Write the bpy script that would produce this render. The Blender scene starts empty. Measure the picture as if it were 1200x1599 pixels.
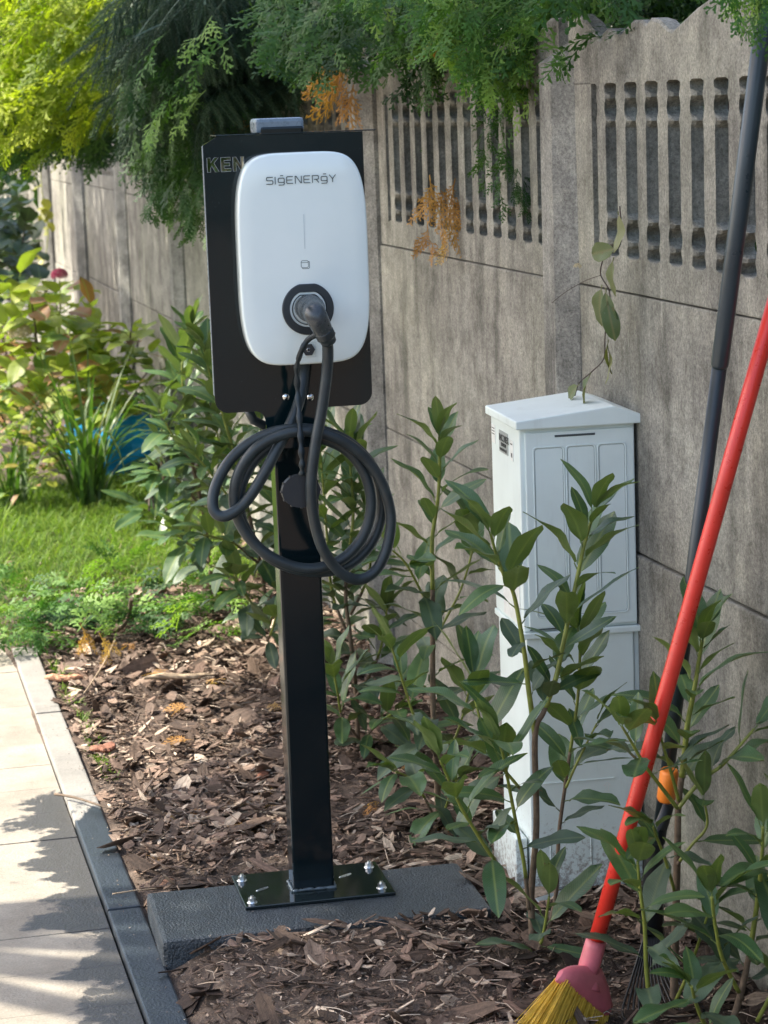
import bpy, bmesh, math, random
import numpy as np
from mathutils import Vector, Matrix, noise
R = math.radians
random.seed(7); RNG = np.random.default_rng(7)
sc = bpy.context.scene
COL = sc.collection

# ------------------------------------------------------------------ camera
F_PX, PITCH, YAW, ROLL, CAM_H = 3700.0, 0.170367, 0.237534, -0.036186, 1.9
cp, sp_, ca, sa = math.cos(PITCH), math.sin(PITCH), math.cos(YAW), math.sin(YAW)
FW = Vector((cp*sa, cp*ca, -sp_)); R0 = Vector((ca, -sa, 0)); U0 = R0.cross(FW)
RT = R0*math.cos(ROLL) + U0*math.sin(ROLL); UP = -R0*math.sin(ROLL) + U0*math.cos(ROLL)
CAM = Vector((0, 0, CAM_H))
cd = bpy.data.cameras.new('camera'); cam = bpy.data.objects.new('camera', cd); COL.objects.link(cam)
M = Matrix((RT, UP, -FW)).transposed().to_4x4(); M.translation = CAM
cam.matrix_world = M
cd.sensor_fit = 'VERTICAL'; cd.sensor_height = 36; cd.lens = F_PX/1599*36
cd.clip_end = 400; cd.clip_start = .05
cd.dof.use_dof = True; cd.dof.focus_distance = 5.25; cd.dof.aperture_fstop = 9
sc.camera = cam

# ------------------------------------------------------------------ light
SUN_EL, SUN_AZ = R(47), math.atan2(-.93, .36)      # azimuth measured from +Y towards +X: sun stands left, a little behind the subject
w = bpy.data.worlds.new('World'); sc.world = w; w.use_nodes = True
nt = w.node_tree; bg = nt.nodes['Background']
sky = nt.nodes.new('ShaderNodeTexSky'); sky.sky_type = 'NISHITA'; sky.sun_disc = False
sky.sun_elevation = SUN_EL; sky.sun_rotation = SUN_AZ; sky.altitude = 100; sky.dust_density = 3.5; sky.air_density = 1.0; sky.ozone_density = .35
nt.links.new(sky.outputs[0], bg.inputs[0]); bg.inputs[1].default_value = .15
sd = bpy.data.lights.new('sun', 'SUN'); sun = bpy.data.objects.new('sun', sd); COL.objects.link(sun)
sd.energy = 3.7; sd.angle = R(.53); sd.color = (1, .93, .8)
SDIR = Vector((math.sin(SUN_AZ)*math.cos(SUN_EL), math.cos(SUN_AZ)*math.cos(SUN_EL), math.sin(SUN_EL)))
sun.rotation_euler = (-SDIR).to_track_quat('-Z', 'Y').to_euler(); sun.location = SDIR*20
vs = sc.view_settings; vs.view_transform = 'Standard'; vs.look = 'None'; vs.gamma = 1; vs.exposure = 1.6
vs.use_curve_mapping = False

# ------------------------------------------------------------------ point helpers (a ray of the picture met with a real plane)
def ray(x, y): return FW + RT*((x-600)/F_PX) - UP*((y-799.5)/F_PX)
def aty(x, y, Y): d = ray(x, y); return CAM + d*(Y/d.y)
def atz(x, y, z=0.): d = ray(x, y); return CAM + d*((z-CAM_H)/d.z)
def atx(x, y, X): d = ray(x, y); return CAM + d*(X/d.x)

# ------------------------------------------------------------------ object helpers
def tag(o, label=None, cat=None, group=None, kind=None):
    if label: o['label'] = label
    if cat: o['category'] = cat
    if group: o['group'] = group
    if kind: o['kind'] = kind
    return o
def thing(name, label, cat, loc=(0, 0, 0), rz=0, group=None):
    o = bpy.data.objects.new(name, None); COL.objects.link(o); o.location = loc; o.rotation_euler = (0, 0, rz)
    o.empty_display_size = .1
    return tag(o, label, cat, group)
def link(name, me, parent=None, m=None, mw=None):
    o = bpy.data.objects.new(name, me); COL.objects.link(o)
    if m is not None and len(me.materials) == 0: me.materials.append(m)
    if parent: o.parent = parent
    if mw is not None: o.matrix_local = mw
    return o
class MB:
    def __init__(s): s.v = []; s.f = []; s.sm = []; s.mi = []; s.cm = 0
    def add(s, vs_, fs, smooth=False):
        b = len(s.v); s.v += [tuple(v) for v in vs_]
        for f in fs: s.f.append(tuple(b+i for i in f)); s.sm.append(smooth); s.mi.append(s.cm)
    def box(s, x0, x1, y0, y1, z0, z1, bev=0, mat=None):
        bm = bmesh.new(); bmesh.ops.create_cube(bm, size=1)
        for v in bm.verts: v.co = Vector((x0+(v.co.x+.5)*(x1-x0), y0+(v.co.y+.5)*(y1-y0), z0+(v.co.z+.5)*(z1-z0)))
        if bev: bmesh.ops.bevel(bm, geom=list(bm.edges), offset=bev, segments=2, affect='EDGES', profile=.6)
        s.bm(bm, mat)
    def bm(s, bm, mat=None, smooth=False):
        bm.verts.index_update()
        vv = [(mat @ v.co if mat else v.co) for v in bm.verts]
        s.add(vv, [[v.index for v in f.verts] for f in bm.faces], smooth); bm.free()
    def tube(s, pts, r, n=8, cap=True):
        pts = [Vector(p) for p in pts]; rs = r if hasattr(r, '__len__') else [r]*len(pts)
        t0 = (pts[1]-pts[0]).normalized(); up = Vector((0, 0, 1)) if abs(t0.z) < .9 else Vector((1, 0, 0))
        nx = t0.cross(up).normalized(); vv = []
        for i, p in enumerate(pts):
            t = (pts[min(i+1, len(pts)-1)] - pts[max(i-1, 0)]).normalized()
            nx = (nx - t*nx.dot(t)).normalized(); ny = t.cross(nx)
            for k in range(n):
                a = 2*math.pi*k/n; vv.append(p + (nx*math.cos(a) + ny*math.sin(a))*rs[i])
        ff = [(i*n+k, i*n+(k+1) % n, (i+1)*n+(k+1) % n, (i+1)*n+k) for i in range(len(pts)-1) for k in range(n)]
        s.add(vv, ff, True)
        if cap:
            b = len(s.v)-len(vv)
            s.f.append(tuple(b+k for k in range(n))[::-1]); s.sm.append(False); s.mi.append(s.cm)
            s.f.append(tuple(b+(len(pts)-1)*n+k for k in range(n))); s.sm.append(False); s.mi.append(s.cm)
    def prism(s, poly, axis, a, b, smooth=False):
        """poly: list of 2D points; extruded along axis from a to b"""
        n = len(poly)
        def P(p, t):
            return {'y': (p[0], t, p[1]), 'x': (t, p[0], p[1]), 'z': (p[0], p[1], t)}[axis]
        vv = [P(p, a) for p in poly] + [P(p, b) for p in poly]
        s.add(vv, [(i, (i+1) % n, n+(i+1) % n, n+i) for i in range(n)], smooth)
        bb = len(s.v)-2*n
        s.f += [tuple(bb+i for i in range(n))[::-1], tuple(bb+n+i for i in range(n))]; s.sm += [False]*2; s.mi += [s.cm]*2
    def mesh(s, name, mats):
        me = bpy.data.meshes.new(name); me.from_pydata(s.v, [], s.f)
        me.polygons.foreach_set('use_smooth', s.sm)
        for m in (mats if isinstance(mats, (list, tuple)) else [mats]): me.materials.append(m)
        if any(s.mi): me.polygons.foreach_set('material_index', s.mi)
        bm = bmesh.new(); bm.from_mesh(me); bmesh.ops.recalc_face_normals(bm, faces=bm.faces); bm.to_mesh(me); bm.free()
        me.update(); return me
    def build(s, name, m, parent=None): return link(name, s.mesh(name, m), parent)
def spline(pts, k=8, closed=False):
    P = [Vector(p) for p in pts]; n = len(P); out = []
    for i in range(n if closed else n-1):
        g = (lambda j: P[j % n]) if closed else (lambda j: P[max(0, min(n-1, j))])
        a, b, c, d = g(i-1), g(i), g(i+1), g(i+2)
        for q in range(k):
            t = q/k
            out.append(.5*((2*b)+(c-a)*t+(2*a-5*b+4*c-d)*t*t+(3*b-3*c+d-a)*t**3))
    if not closed: out.append(P[-1])
    return out
def nmesh(name, V, Fc, m, tint=None, smooth=False, loc3=None):
    """V (n,3), Fc (m,k) arrays -> mesh quickly"""
    me = bpy.data.meshes.new(name); V = np.asarray(V, np.float32); Fc = np.asarray(Fc, np.int32); k = Fc.shape[1]
    me.vertices.add(len(V)); me.vertices.foreach_set('co', V.ravel())
    me.loops.add(Fc.size); me.loops.foreach_set('vertex_index', Fc.ravel())
    me.polygons.add(len(Fc)); me.polygons.foreach_set('loop_start', np.arange(0, Fc.size, k, dtype=np.int32))
    me.polygons.foreach_set('use_smooth', np.full(len(Fc), smooth))
    if tint is not None:
        at = me.attributes.new('tint', 'FLOAT', 'POINT'); at.data.foreach_set('value', np.asarray(tint, np.float32))
    if loc3 is not None:
        at = me.attributes.new('fibre', 'FLOAT_VECTOR', 'POINT'); at.data.foreach_set('vector', np.asarray(loc3, np.float32).ravel())
    me.materials.append(m); me.update(calc_edges=True); me.validate(); return me

# ------------------------------------------------------------------ materials
def newmat(name):
    m = bpy.data.materials.new(name); m.use_nodes = True; t = m.node_tree
    return m, t, t.nodes, t.links, t.nodes['Principled BSDF']
def ramp(N, L, src, stops):
    r = N.new('ShaderNodeValToRGB'); e = r.color_ramp.elements
    while len(e) < len(stops): e.new(.5)
    for i, (p, c) in enumerate(stops): e[i].position = p; e[i].color = (*c, 1)
    L.new(src, r.inputs[0]); return r.outputs[0]
def coords(N, L, kind='Object', scale=(1, 1, 1), rnd=False):
    tc = N.new('ShaderNodeTexCoord'); mp = N.new('ShaderNodeMapping'); mp.inputs['Scale'].default_value = scale
    src = tc.outputs[kind]
    if kind == 'World': pass
    L.new(src, mp.inputs[0])
    if rnd:
        oi = N.new('ShaderNodeObjectInfo'); mu = N.new('ShaderNodeMath'); mu.operation = 'MULTIPLY'; mu.inputs[1].default_value = 37
        L.new(oi.outputs['Random'], mu.inputs[0]); L.new(mu.outputs[0], mp.inputs['Location'])
    return mp.outputs[0]
def geo_pos(N, L, scale=(1, 1, 1)):
    g = N.new('ShaderNodeNewGeometry'); mp = N.new('ShaderNodeMapping'); mp.inputs['Scale'].default_value = scale
    L.new(g.outputs['Position'], mp.inputs[0]); return mp.outputs[0]
def noise_t(N, L, vec, scale, detail=4, rough=.6, out='Fac'):
    n = N.new('ShaderNodeTexNoise'); n.inputs['Scale'].default_value = scale; n.inputs['Detail'].default_value = detail
    n.inputs['Roughness'].default_value = rough
    if vec is not None: L.new(vec, n.inputs['Vector'])
    return n.outputs[out]
def math_n(N, L, op, a, b=None, clamp=False):
    m = N.new('ShaderNodeMath'); m.operation = op; m.use_clamp = clamp
    for i, x in enumerate((a, b)):
        if x is None: continue
        if isinstance(x, (int, float)): m.inputs[i].default_value = x
        else: L.new(x, m.inputs[i])
    return m.outputs[0]
def mixc(N, L, fac, a, b, mode='MIX'):
    m = N.new('ShaderNodeMix'); m.data_type = 'RGBA'; m.blend_type = mode
    if isinstance(fac, (int, float)): m.inputs[0].default_value = fac
    else: L.new(fac, m.inputs[0])
    for i, x in ((6, a), (7, b)):
        if isinstance(x, tuple): m.inputs[i].default_value = (*x, 1)
        else: L.new(x, m.inputs[i])
    return m.outputs[2]
def bump(N, L, b, h, strength=.3, dist=.01):
    n = N.new('ShaderNodeBump'); n.inputs['Strength'].default_value = strength; n.inputs['Distance'].default_value = dist
    L.new(h, n.inputs['Height']); L.new(n.outputs[0], b.inputs['Normal']); return n
def simple(name, c, rough=.5, metal=0, spec=.5, var=.12, scale=30, bmp=.05, coat=0):
    m, t, N, L, b = newmat(name)
    v = coords(N, L, 'Object'); n = noise_t(N, L, v, scale, 5)
    lo = tuple(max(0, x*(1-var)) for x in c); hi = tuple(min(1, x*(1+var)) for x in c)
    L.new(ramp(N, L, n, [(.3, lo), (.7, hi)]), b.inputs['Base Color'])
    b.inputs['Roughness'].default_value = rough; b.inputs['Metallic'].default_value = metal
    b.inputs['Specular IOR Level'].default_value = spec; b.inputs['Coat Weight'].default_value = coat
    n2 = noise_t(N, L, v, scale*4, 3)
    if rough > .15:
        L.new(math_n(N, L, 'MULTIPLY_ADD', n2, .2) if False else ramp(N, L, n2, [(.3, (rough*.88,)*3), (.7, (min(1, rough*1.12),)*3)]), b.inputs['Roughness'])
    if bmp: bump(N, L, b, n2, bmp, .002)
    return m

def concrete(name, lo, hi, streak=True, green=0, speck=True):
    m, t, N, L, b = newmat(name)
    p = geo_pos(N, L)
    big = noise_t(N, L, p, 2.2, 5, .65); fine = noise_t(N, L, p, 130, 5, .85)
    c = ramp(N, L, big, [(.34, lo), (.66, hi)])
    if streak:
        ps = geo_pos(N, L, (1, 1, .09)); st = noise_t(N, L, ps, 24, 6, .7)
        c = mixc(N, L, .5, c, ramp(N, L, st, [(.33, (.66, .66, .65)), (.47, (.92, .92, .91)), (.7, (1.14, 1.13, 1.1))]), 'MULTIPLY')
        ps2 = geo_pos(N, L, (1, 1, .2)); s2 = noise_t(N, L, ps2, 7, 5, .6)
        c = mixc(N, L, math_n(N, L, 'MULTIPLY', ramp(N, L, s2, [(.5, (0, 0, 0)), (.70, (1, 1, 1))]), .72), c, tuple(x*.42 for x in lo))
        s3 = noise_t(N, L, geo_pos(N, L, (1, 1, .12)), 16, 5, .7)
        c = mixc(N, L, math_n(N, L, 'MULTIPLY', ramp(N, L, s3, [(.58, (0, 0, 0)), (.72, (1, 1, 1))]), .5), c, tuple(min(1, x*1.35) for x in hi))
    c = mixc(N, L, .85, c, ramp(N, L, noise_t(N, L, p, 11, 6, .75), [(.34, (.58, .57, .55)), (.5, (1, 1, 1)), (.66, (1.32, 1.31, 1.26))]), 'MULTIPLY')
    c = mixc(N, L, .75, c, ramp(N, L, fine, [(.34, (.35, .35, .35)), (.5, (1, 1, 1)), (.66, (1.6, 1.6, 1.55))]), 'MULTIPLY')
    if green:
        g = noise_t(N, L, p, 1.1, 3); c = mixc(N, L, math_n(N, L, 'MULTIPLY', ramp(N, L, g, [(.45, (0, 0, 0)), (.75, (1, 1, 1))]), green), c, (.17, .19, .11))
    vo = N.new('ShaderNodeTexVoronoi'); vo.inputs['Scale'].default_value = 130; L.new(p, vo.inputs['Vector'])
    pit = ramp(N, L, vo.outputs['Distance'], [(.06, (0, 0, 0)), (.18, (1, 1, 1))])
    gate = ramp(N, L, noise_t(N, L, p, 60, 2), [(.50, (1, 1, 1)), (.56, (0, 0, 0))])
    pitm = math_n(N, L, 'MAXIMUM', pit, gate)
    c = mixc(N, L, pitm, tuple(x*.35 for x in lo), c)
    L.new(c, b.inputs['Base Color']); b.inputs['Roughness'].default_value = .92; b.inputs['Specular IOR Level'].default_value = .2
    h = math_n(N, L, 'ADD', fine, math_n(N, L, 'MULTIPLY', pitm, .5)); bump(N, L, b, h, .8, .005)
    return m
M_panel = concrete('panel_concrete', (.185, .178, .158), (.345, .333, .298), green=.3)
M_post = concrete('post_concrete', (.185, .181, .166), (.315, .31, .285))

def black_gloss(name, c=(.003, .009, .012), rough=.12):
    m, t, N, L, b = newmat(name); v = coords(N, L, 'Object')
    sp = ramp(N, L, noise_t(N, L, v, 260, 2), [(.73, (0, 0, 0)), (.78, (1, 1, 1))])
    L.new(mixc(N, L, math_n(N, L, 'MULTIPLY', sp, .25), c, (.25, .25, .24)), b.inputs['Base Color'])
    b.inputs['Specular IOR Level'].default_value = .45
    L.new(ramp(N, L, noise_t(N, L, v, 9, 5), [(.35, (rough*.7,)*3), (.7, (rough*1.5,)*3)]), b.inputs['Roughness'])
    bump(N, L, b, noise_t(N, L, v, 14, 2), .04, .002); return m
M_black = black_gloss('black_enamel')
M_plate = black_gloss('plate_enamel', (.006, .011, .012), .08)
M_board = black_gloss('board_enamel', (.0025, .011, .014), .09)

m, t, N, L, b = newmat('white_cover'); M_white = m
v = coords(N, L, 'Object'); b.inputs['Roughness'].default_value = .16; b.inputs['Coat Weight'].default_value = .4; b.inputs['Coat Roughness'].default_value = .06
L.new(ramp(N, L, noise_t(N, L, v, 6, 3), [(.3, (.76, .85, .835)), (.7, (.80, .885, .87))]), b.inputs['Base Color'])
M_rubber = simple('cable_rubber', (.019, .029, .034), .42, spec=.5, var=.3, scale=22, bmp=.08)
M_plug = simple('plug_plastic', (.045, .055, .062), .28, var=.2, scale=18)
M_ring = simple('socket_plastic', (.022, .030, .036), .45)
M_ink = simple('grey_print', (.09, .12, .12), .5, bmp=0)
M_inkline = simple('faint_line', (.55, .62, .63), .4, bmp=0)
M_chrome = simple('chrome', (.75, .76, .76), .1, 1, var=.05)
M_zinc = simple('zinc_steel', (.62, .64, .65), .3, 1, var=.15)
M_cap = simple('painted_cap', (.15, .20, .25), .28, var=.1)
M_cab = simple('cabinet_plastic', (.70, .785, .77), .42, var=.05, scale=7, bmp=.03)
def soil_splash(m):
    t = m.node_tree; N = t.nodes; L = t.links; b = N['Principled BSDF']; old = b.inputs['Base Color'].links[0].from_socket
    g = N.new('ShaderNodeNewGeometry'); s = N.new('ShaderNodeSeparateXYZ'); L.new(g.outputs['Position'], s.inputs[0])
    n = noise_t(N, L, geo_pos(N, L), 70, 5, .8)
    k = math_n(N, L, 'ADD', n, math_n(N, L, 'MULTIPLY', math_n(N, L, 'SUBTRACT', .16, s.outputs[2]), 1.1))
    c = mixc(N, L, math_n(N, L, 'MULTIPLY', ramp(N, L, k, [(.56, (0, 0, 0)), (.68, (1, 1, 1))]), .7), old, (.16, .12, .09))
    st = noise_t(N, L, geo_pos(N, L, (1, 1, .15)), 22, 5, .7)
    c = mixc(N, L, math_n(N, L, 'MULTIPLY', ramp(N, L, st, [(.55, (0, 0, 0)), (.75, (1, 1, 1))]), .22), c, (.33, .35, .31)); L.new(c, b.inputs['Base Color'])
soil_splash(M_cab)
M_groove = simple('cabinet_seam', (.06, .07, .075), .7)
M_red = simple('red_lacquer', (.62, .035, .022), .3, var=.12, scale=12)
M_pink = simple('pink_plastic', (.55, .14, .17), .38, var=.18, scale=16)
M_bristle = simple('yellow_bristle', (.62, .40, .045), .5, var=.25, scale=60)
M_pole = simple('dark_pole_paint', (.016, .026, .032), .38, var=.25, scale=9)
M_poleup = simple('dark_tube', (.022, .036, .046), .3, var=.2, scale=8)
M_orange = simple('orange_plastic', (.85, .24, .03), .4)
M_tine = simple('tine_plastic', (.012, .014, .016), .35)
M_label = simple('grey_label', (.33, .36, .36), .35)
M_sticker = simple('white_sticker', (.74, .76, .74), .4)
M_yellow = simple('yellow_sticker', (.78, .44, .03), .4)
M_dark = simple('dark_print', (.03, .035, .04), .5)
M_blue = None

def slab_mat(name):
    m, t, N, L, b = newmat(name); p = geo_pos(N, L)
    c = ramp(N, L, noise_t(N, L, p, 40, 6), [(.3, (.010, .018, .025)), (.7, (.034, .050, .062))])
    fl = ramp(N, L, noise_t(N, L, p, 300, 3, .8), [(.54, (0, 0, 0)), (.64, (1, 1, 1))])
    c = mixc(N, L, math_n(N, L, 'MULTIPLY', fl, .5), c, (.20, .22, .23))
    L.new(c, b.inputs['Base Color']); b.inputs['Roughness'].default_value = .38; b.inputs['Specular IOR Level'].default_value = .6
    h = math_n(N, L, 'ADD', noise_t(N, L, p, 170, 3), math_n(N, L, 'MULTIPLY', noise_t(N, L, p, 25, 3), .6)); bump(N, L, b, h, 1.0, .008); return m
M_slab = slab_mat('bitumen_slab')

def stain_mask(N, L, edge0, wob, y_end):
    """1 where the black paint or water lies: beside the kerb (world X above edge0), nearer than y_end"""
    g = N.new('ShaderNodeNewGeometry'); s = N.new('ShaderNodeSeparateXYZ'); L.new(g.outputs['Position'], s.inputs[0])
    pn = geo_pos(N, L, (.9, 2.2, 1)); n0 = noise_t(N, L, pn, 2.1, 5, .55); n = math_n(N, L, 'ADD', n0, math_n(N, L, 'MULTIPLY', math_n(N, L, 'SUBTRACT', noise_t(N, L, geo_pos(N, L), 13, 5, .65), .5), .38))
    x = math_n(N, L, 'ADD', s.outputs[0], math_n(N, L, 'MULTIPLY', math_n(N, L, 'SUBTRACT', n, .5), wob))
    mx = ramp(N, L, math_n(N, L, 'SUBTRACT', x, edge0-.5), [(.494, (0, 0, 0)), (.520, (1, 1, 1))])
    pn2 = geo_pos(N, L, (3, 1, 1)); n2 = noise_t(N, L, pn2, 6, 4)
    y = math_n(N, L, 'ADD', s.outputs[1], math_n(N, L, 'MULTIPLY', math_n(N, L, 'SUBTRACT', n2, .5), .5))
    my = ramp(N, L, math_n(N, L, 'SUBTRACT', math_n(N, L, 'MULTIPLY', y, -1), -y_end-.5), [(.48, (0, 0, 0)), (.52, (1, 1, 1))])
    return math_n(N, L, 'MULTIPLY', mx, my)
def paving_mat(name, lo, hi, edge0, wob, yend, dark, wet_rough):
    m, t, N, L, b = newmat(name); p = geo_pos(N, L)
    oi = N.new('ShaderNodeObjectInfo')
    c = ramp(N, L, noise_t(N, L, p, 5, 6, .65), [(.28, lo), (.72, hi)])
    c = mixc(N, L, .6, c, ramp(N, L, noise_t(N, L, p, 150, 3, .7), [(.3, (.7, .7, .7)), (.7, (1.2, 1.2, 1.2))]), 'MULTIPLY')
    c = mixc(N, L, .5, c, ramp(N, L, oi.outputs['Random'], [(0, (.84, .84, .84)), (1, (1.1, 1.1, 1.1))]), 'MULTIPLY')
    spots = ramp(N, L, noise_t(N, L, p, 14, 3), [(.66, (0, 0, 0)), (.74, (1, 1, 1))])
    c = mixc(N, L, math_n(N, L, 'MULTIPLY', spots, .45), c, tuple(x*.45 for x in lo))
    k = stain_mask(N, L, edge0, wob, yend)
    c = mixc(N, L, k, c, dark); L.new(c, b.inputs['Base Color'])
    rr = N.new('ShaderNodeMix'); L.new(k, rr.inputs[0]); rr.inputs[2].default_value = .85; rr.inputs[3].default_value = wet_rough
    L.new(rr.outputs[0], b.inputs['Roughness'])
    bump(N, L, b, math_n(N, L, 'ADD', noise_t(N, L, p, 150, 3), noise_t(N, L, p, 22, 3)), .45, .004); return m
M_pave = paving_mat('paving_concrete', (.225, .198, .158), (.375, .34, .28), .49, .62, 6.55, (.060, .056, .050), .38)
M_kerb = paving_mat('kerb_concrete', (.20, .192, .175), (.33, .315, .28), -1, .1, 6.32, (.026, .034, .042), .36)

def soil_mat():
    m, t, N, L, b = newmat('soil'); p = geo_pos(N, L)
    c = ramp(N, L, noise_t(N, L, p, 14, 8, .75), [(.3, (.05, .036, .027)), (.55, (.13, .095, .072)), (.75, (.24, .185, .145))])
    c = mixc(N, L, .7, c, ramp(N, L, noise_t(N, L, p, 190, 3), [(.3, (.5, .5, .5)), (.7, (1.5, 1.45, 1.4))]), 'MULTIPLY')
    L.new(c, b.inputs['Base Color']); b.inputs['Roughness'].default_value = .95
    bump(N, L, b, math_n(N, L, 'ADD', noise_t(N, L, p, 60, 6, .8), noise_t(N, L, p, 220, 3)), .9, .008); return m
M_soil = soil_mat()

def tint_mat(name, stops, rough=.85, gran=80, stretch=None, bmp=.5, attr=True, transl=0, spec=.3):
    m, t, N, L, b = newmat(name)
    if attr: a = N.new('ShaderNodeAttribute'); a.attribute_name = 'tint'; src = a.outputs['Fac']
    else: a = N.new('ShaderNodeObjectInfo'); src = a.outputs['Random']
    c = ramp(N, L, src, stops); p = geo_pos(N, L, stretch or (1, 1, 1)); n = noise_t(N, L, p, gran, 5, .7)
    c = mixc(N, L, .8, c, ramp(N, L, n, [(.3, (.55, .55, .55)), (.7, (1.35, 1.35, 1.35))]), 'MULTIPLY')
    L.new(c, b.inputs['Base Color']); b.inputs['Roughness'].default_value = rough; b.inputs['Specular IOR Level'].default_value = spec
    if bmp: bump(N, L, b, n, bmp, .004)
    if transl: leaf_out(m, t, N, L, b, c, transl)
    return m
def leaf_out(m, t, N, L, b, c, f, tcol=(1.3, 1.5, .5)):
    tr = N.new('ShaderNodeBsdfTranslucent'); L.new(mixc(N, L, 1., c, tcol, 'MULTIPLY'), tr.inputs[0])
    ms = N.new('ShaderNodeMixShader'); ms.inputs[0].default_value = f
    L.new(b.outputs[0], ms.inputs[1]); L.new(tr.outputs[0], ms.inputs[2])
    L.new(ms.outputs[0], N['Material Output'].inputs[0])
M_bark = tint_mat('bark_mulch', [(0, (.034, .022, .016)), (.3, (.105, .070, .050)), (.5, (.175, .128, .098)), (.66, (.26, .175, .13)), (.8, (.36, .28, .21)), (1, (.60, .50, .40))], .75, 90, bmp=.8)
def fibre(m):
    t = m.node_tree; N = t.nodes; L = t.links; b = N['Principled BSDF']
    a = N.new('ShaderNodeAttribute'); a.attribute_name = 'fibre'; n = noise_t(N, L, a.outputs['Vector'], 1.6, 5, .7)
    old = b.inputs['Base Color'].links[0].from_socket
    c = mixc(N, L, .85, old, ramp(N, L, n, [(.3, (.45, .42, .40)), (.5, (.95, .93, .9)), (.7, (1.6, 1.55, 1.5))]), 'MULTIPLY'); L.new(c, b.inputs['Base Color'])
    bp = b.inputs['Normal'].links[0].from_node; L.new(math_n(N, L, 'ADD', n, bp.inputs['Height'].links[0].from_socket), bp.inputs['Height'])
fibre(M_bark)
M_barkred = simple('red_bark', (.23, .095, .055), .8, var=.4, scale=60, bmp=.8)
M_barktan = simple('tan_bark', (.46, .24, .14), .85, var=.35, scale=50, bmp=.8)
M_barkdark = simple('dark_bark', (.10, .072, .058), .85, var=.6, scale=45, bmp=1)
M_twig = simple('pale_twig', (.36, .27, .18), .8, var=.35, scale=60, bmp=.5)
M_trunk = simple('conifer_trunk', (.11, .075, .055), .9, var=.4, scale=25, bmp=1)
M_shard = simple('black_shard', (.012, .010, .010), .35, bmp=.2)

def laurel_mat(name, top=(.034, .088, .036), top2=(.082, .160, .060), under=(.12, .175, .055), rib=(.19, .25, .075), spec=.6, rough=.34, vein=True, transl=.2, yellow=None):
    m, t, N, L, b = newmat(name)
    tc = N.new('ShaderNodeTexCoord'); s = N.new('ShaderNodeSeparateXYZ'); L.new(tc.outputs['Object'], s.inputs[0])
    oi = N.new('ShaderNodeObjectInfo')
    c = mixc(N, L, oi.outputs['Random'], top, top2)
    if yellow:
        c = mixc(N, L, ramp(N, L, oi.outputs['Random'], [(yellow[0], (0, 0, 0)), (yellow[0]+.12, (1, 1, 1))]), c, yellow[1])
        L.new(oi.outputs['Random'], N[c.node.name].inputs[0]) if False else None
    n = noise_t(N, L, tc.outputs['Object'], 38, 4)
    c = mixc(N, L, .7, c, ramp(N, L, n, [(.3, (.75, .78, .75)), (.7, (1.25, 1.22, 1.2))]), 'MULTIPLY')
    dust = ramp(N, L, noise_t(N, L, geo_pos(N, L), 160, 3), [(.64, (0, 0, 0)), (.74, (1, 1, 1))])
    c = mixc(N, L, math_n(N, L, 'MULTIPLY', dust, .22), c, (.30, .31, .27))
    g = N.new('ShaderNodeNewGeometry')
    c = mixc(N, L, g.outputs['Backfacing'], c, under)
    ax = math_n(N, L, 'ABSOLUTE', s.outputs[0])
    rb = ramp(N, L, ax, [(.0011, (1, 1, 1)), (.0022, (0, 0, 0))])
    c = mixc(N, L, math_n(N, L, 'MULTIPLY', rb, .85), c, rib)
    wv = None
    if vein:
        # side veins run forward from the rib: sin(y*k - |x|*k)
        q = math_n(N, L, 'SUBTRACT', math_n(N, L, 'MULTIPLY', s.outputs[1], 620), math_n(N, L, 'MULTIPLY', ax, 520))
        wv = math_n(N, L, 'POWER', math_n(N, L, 'ABSOLUTE', math_n(N, L, 'SINE', q)), .35)
        c = mixc(N, L, math_n(N, L, 'MULTIPLY', math_n(N, L, 'SUBTRACT', 1, wv), .22), c, rib)
    sp_n = noise_t(N, L, geo_pos(N, L), 26, 5, .75)
    c = mixc(N, L, math_n(N, L, 'MULTIPLY', ramp(N, L, sp_n, [(.66, (0, 0, 0)), (.69, (1, 1, 1))]), .8), c, (.16, .095, .045))
    L.new(c, b.inputs['Base Color']); b.inputs['Specular IOR Level'].default_value = spec
    L.new(ramp(N, L, n, [(.3, (rough*.8,)*3), (.7, (rough*1.35,)*3)]), b.inputs['Roughness'])
    h = math_n(N, L, 'ADD', n, wv) if wv is not None else n
    bump(N, L, b, h, .35, .0015)
    leaf_out(m, t, N, L, b, c, transl); return m
M_laurel = laurel_mat('laurel_leaf')
M_laurel_old = laurel_mat('laurel_leaf_dusty', (.042, .082, .050), (.085, .135, .085), (.08, .11, .05), (.14, .18, .09), rough=.5)
M_hydr = laurel_mat('hydrangea_leaf', (.10, .20, .025), (.42, .46, .05), (.22, .28, .05), (.24, .28, .09), rough=.5, transl=.35, yellow=(.74, (.27, .13, .055)))
M_ivy = laurel_mat('ivy_leaf', (.012, .040, .016), (.030, .075, .022), (.04, .07, .03), (.08, .13, .05), rough=.45)
M_vine = laurel_mat('vine_leaf', (.055, .105, .045), (.12, .15, .05), (.17, .18, .07), (.16, .16, .07), rough=.5)
M_vineyel = laurel_mat('yellow_vine_leaf', (.22, .23, .03), (.32, .30, .035), (.25, .24, .04), (.28, .26, .09), transl=.35)
M_shoot = simple('green_shoot', (.21, .235, .045), .45, var=.25, scale=40)
M_stem = simple('brown_stem', (.135, .095, .062), .8, var=.35, scale=60, bmp=.6)
M_darkstem = simple('dark_twig', (.05, .035, .028), .8, var=.35, scale=60, bmp=.5)
def stops2(*c): return [(i/(len(c)-1), x) for i, x in enumerate(c)]
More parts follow.
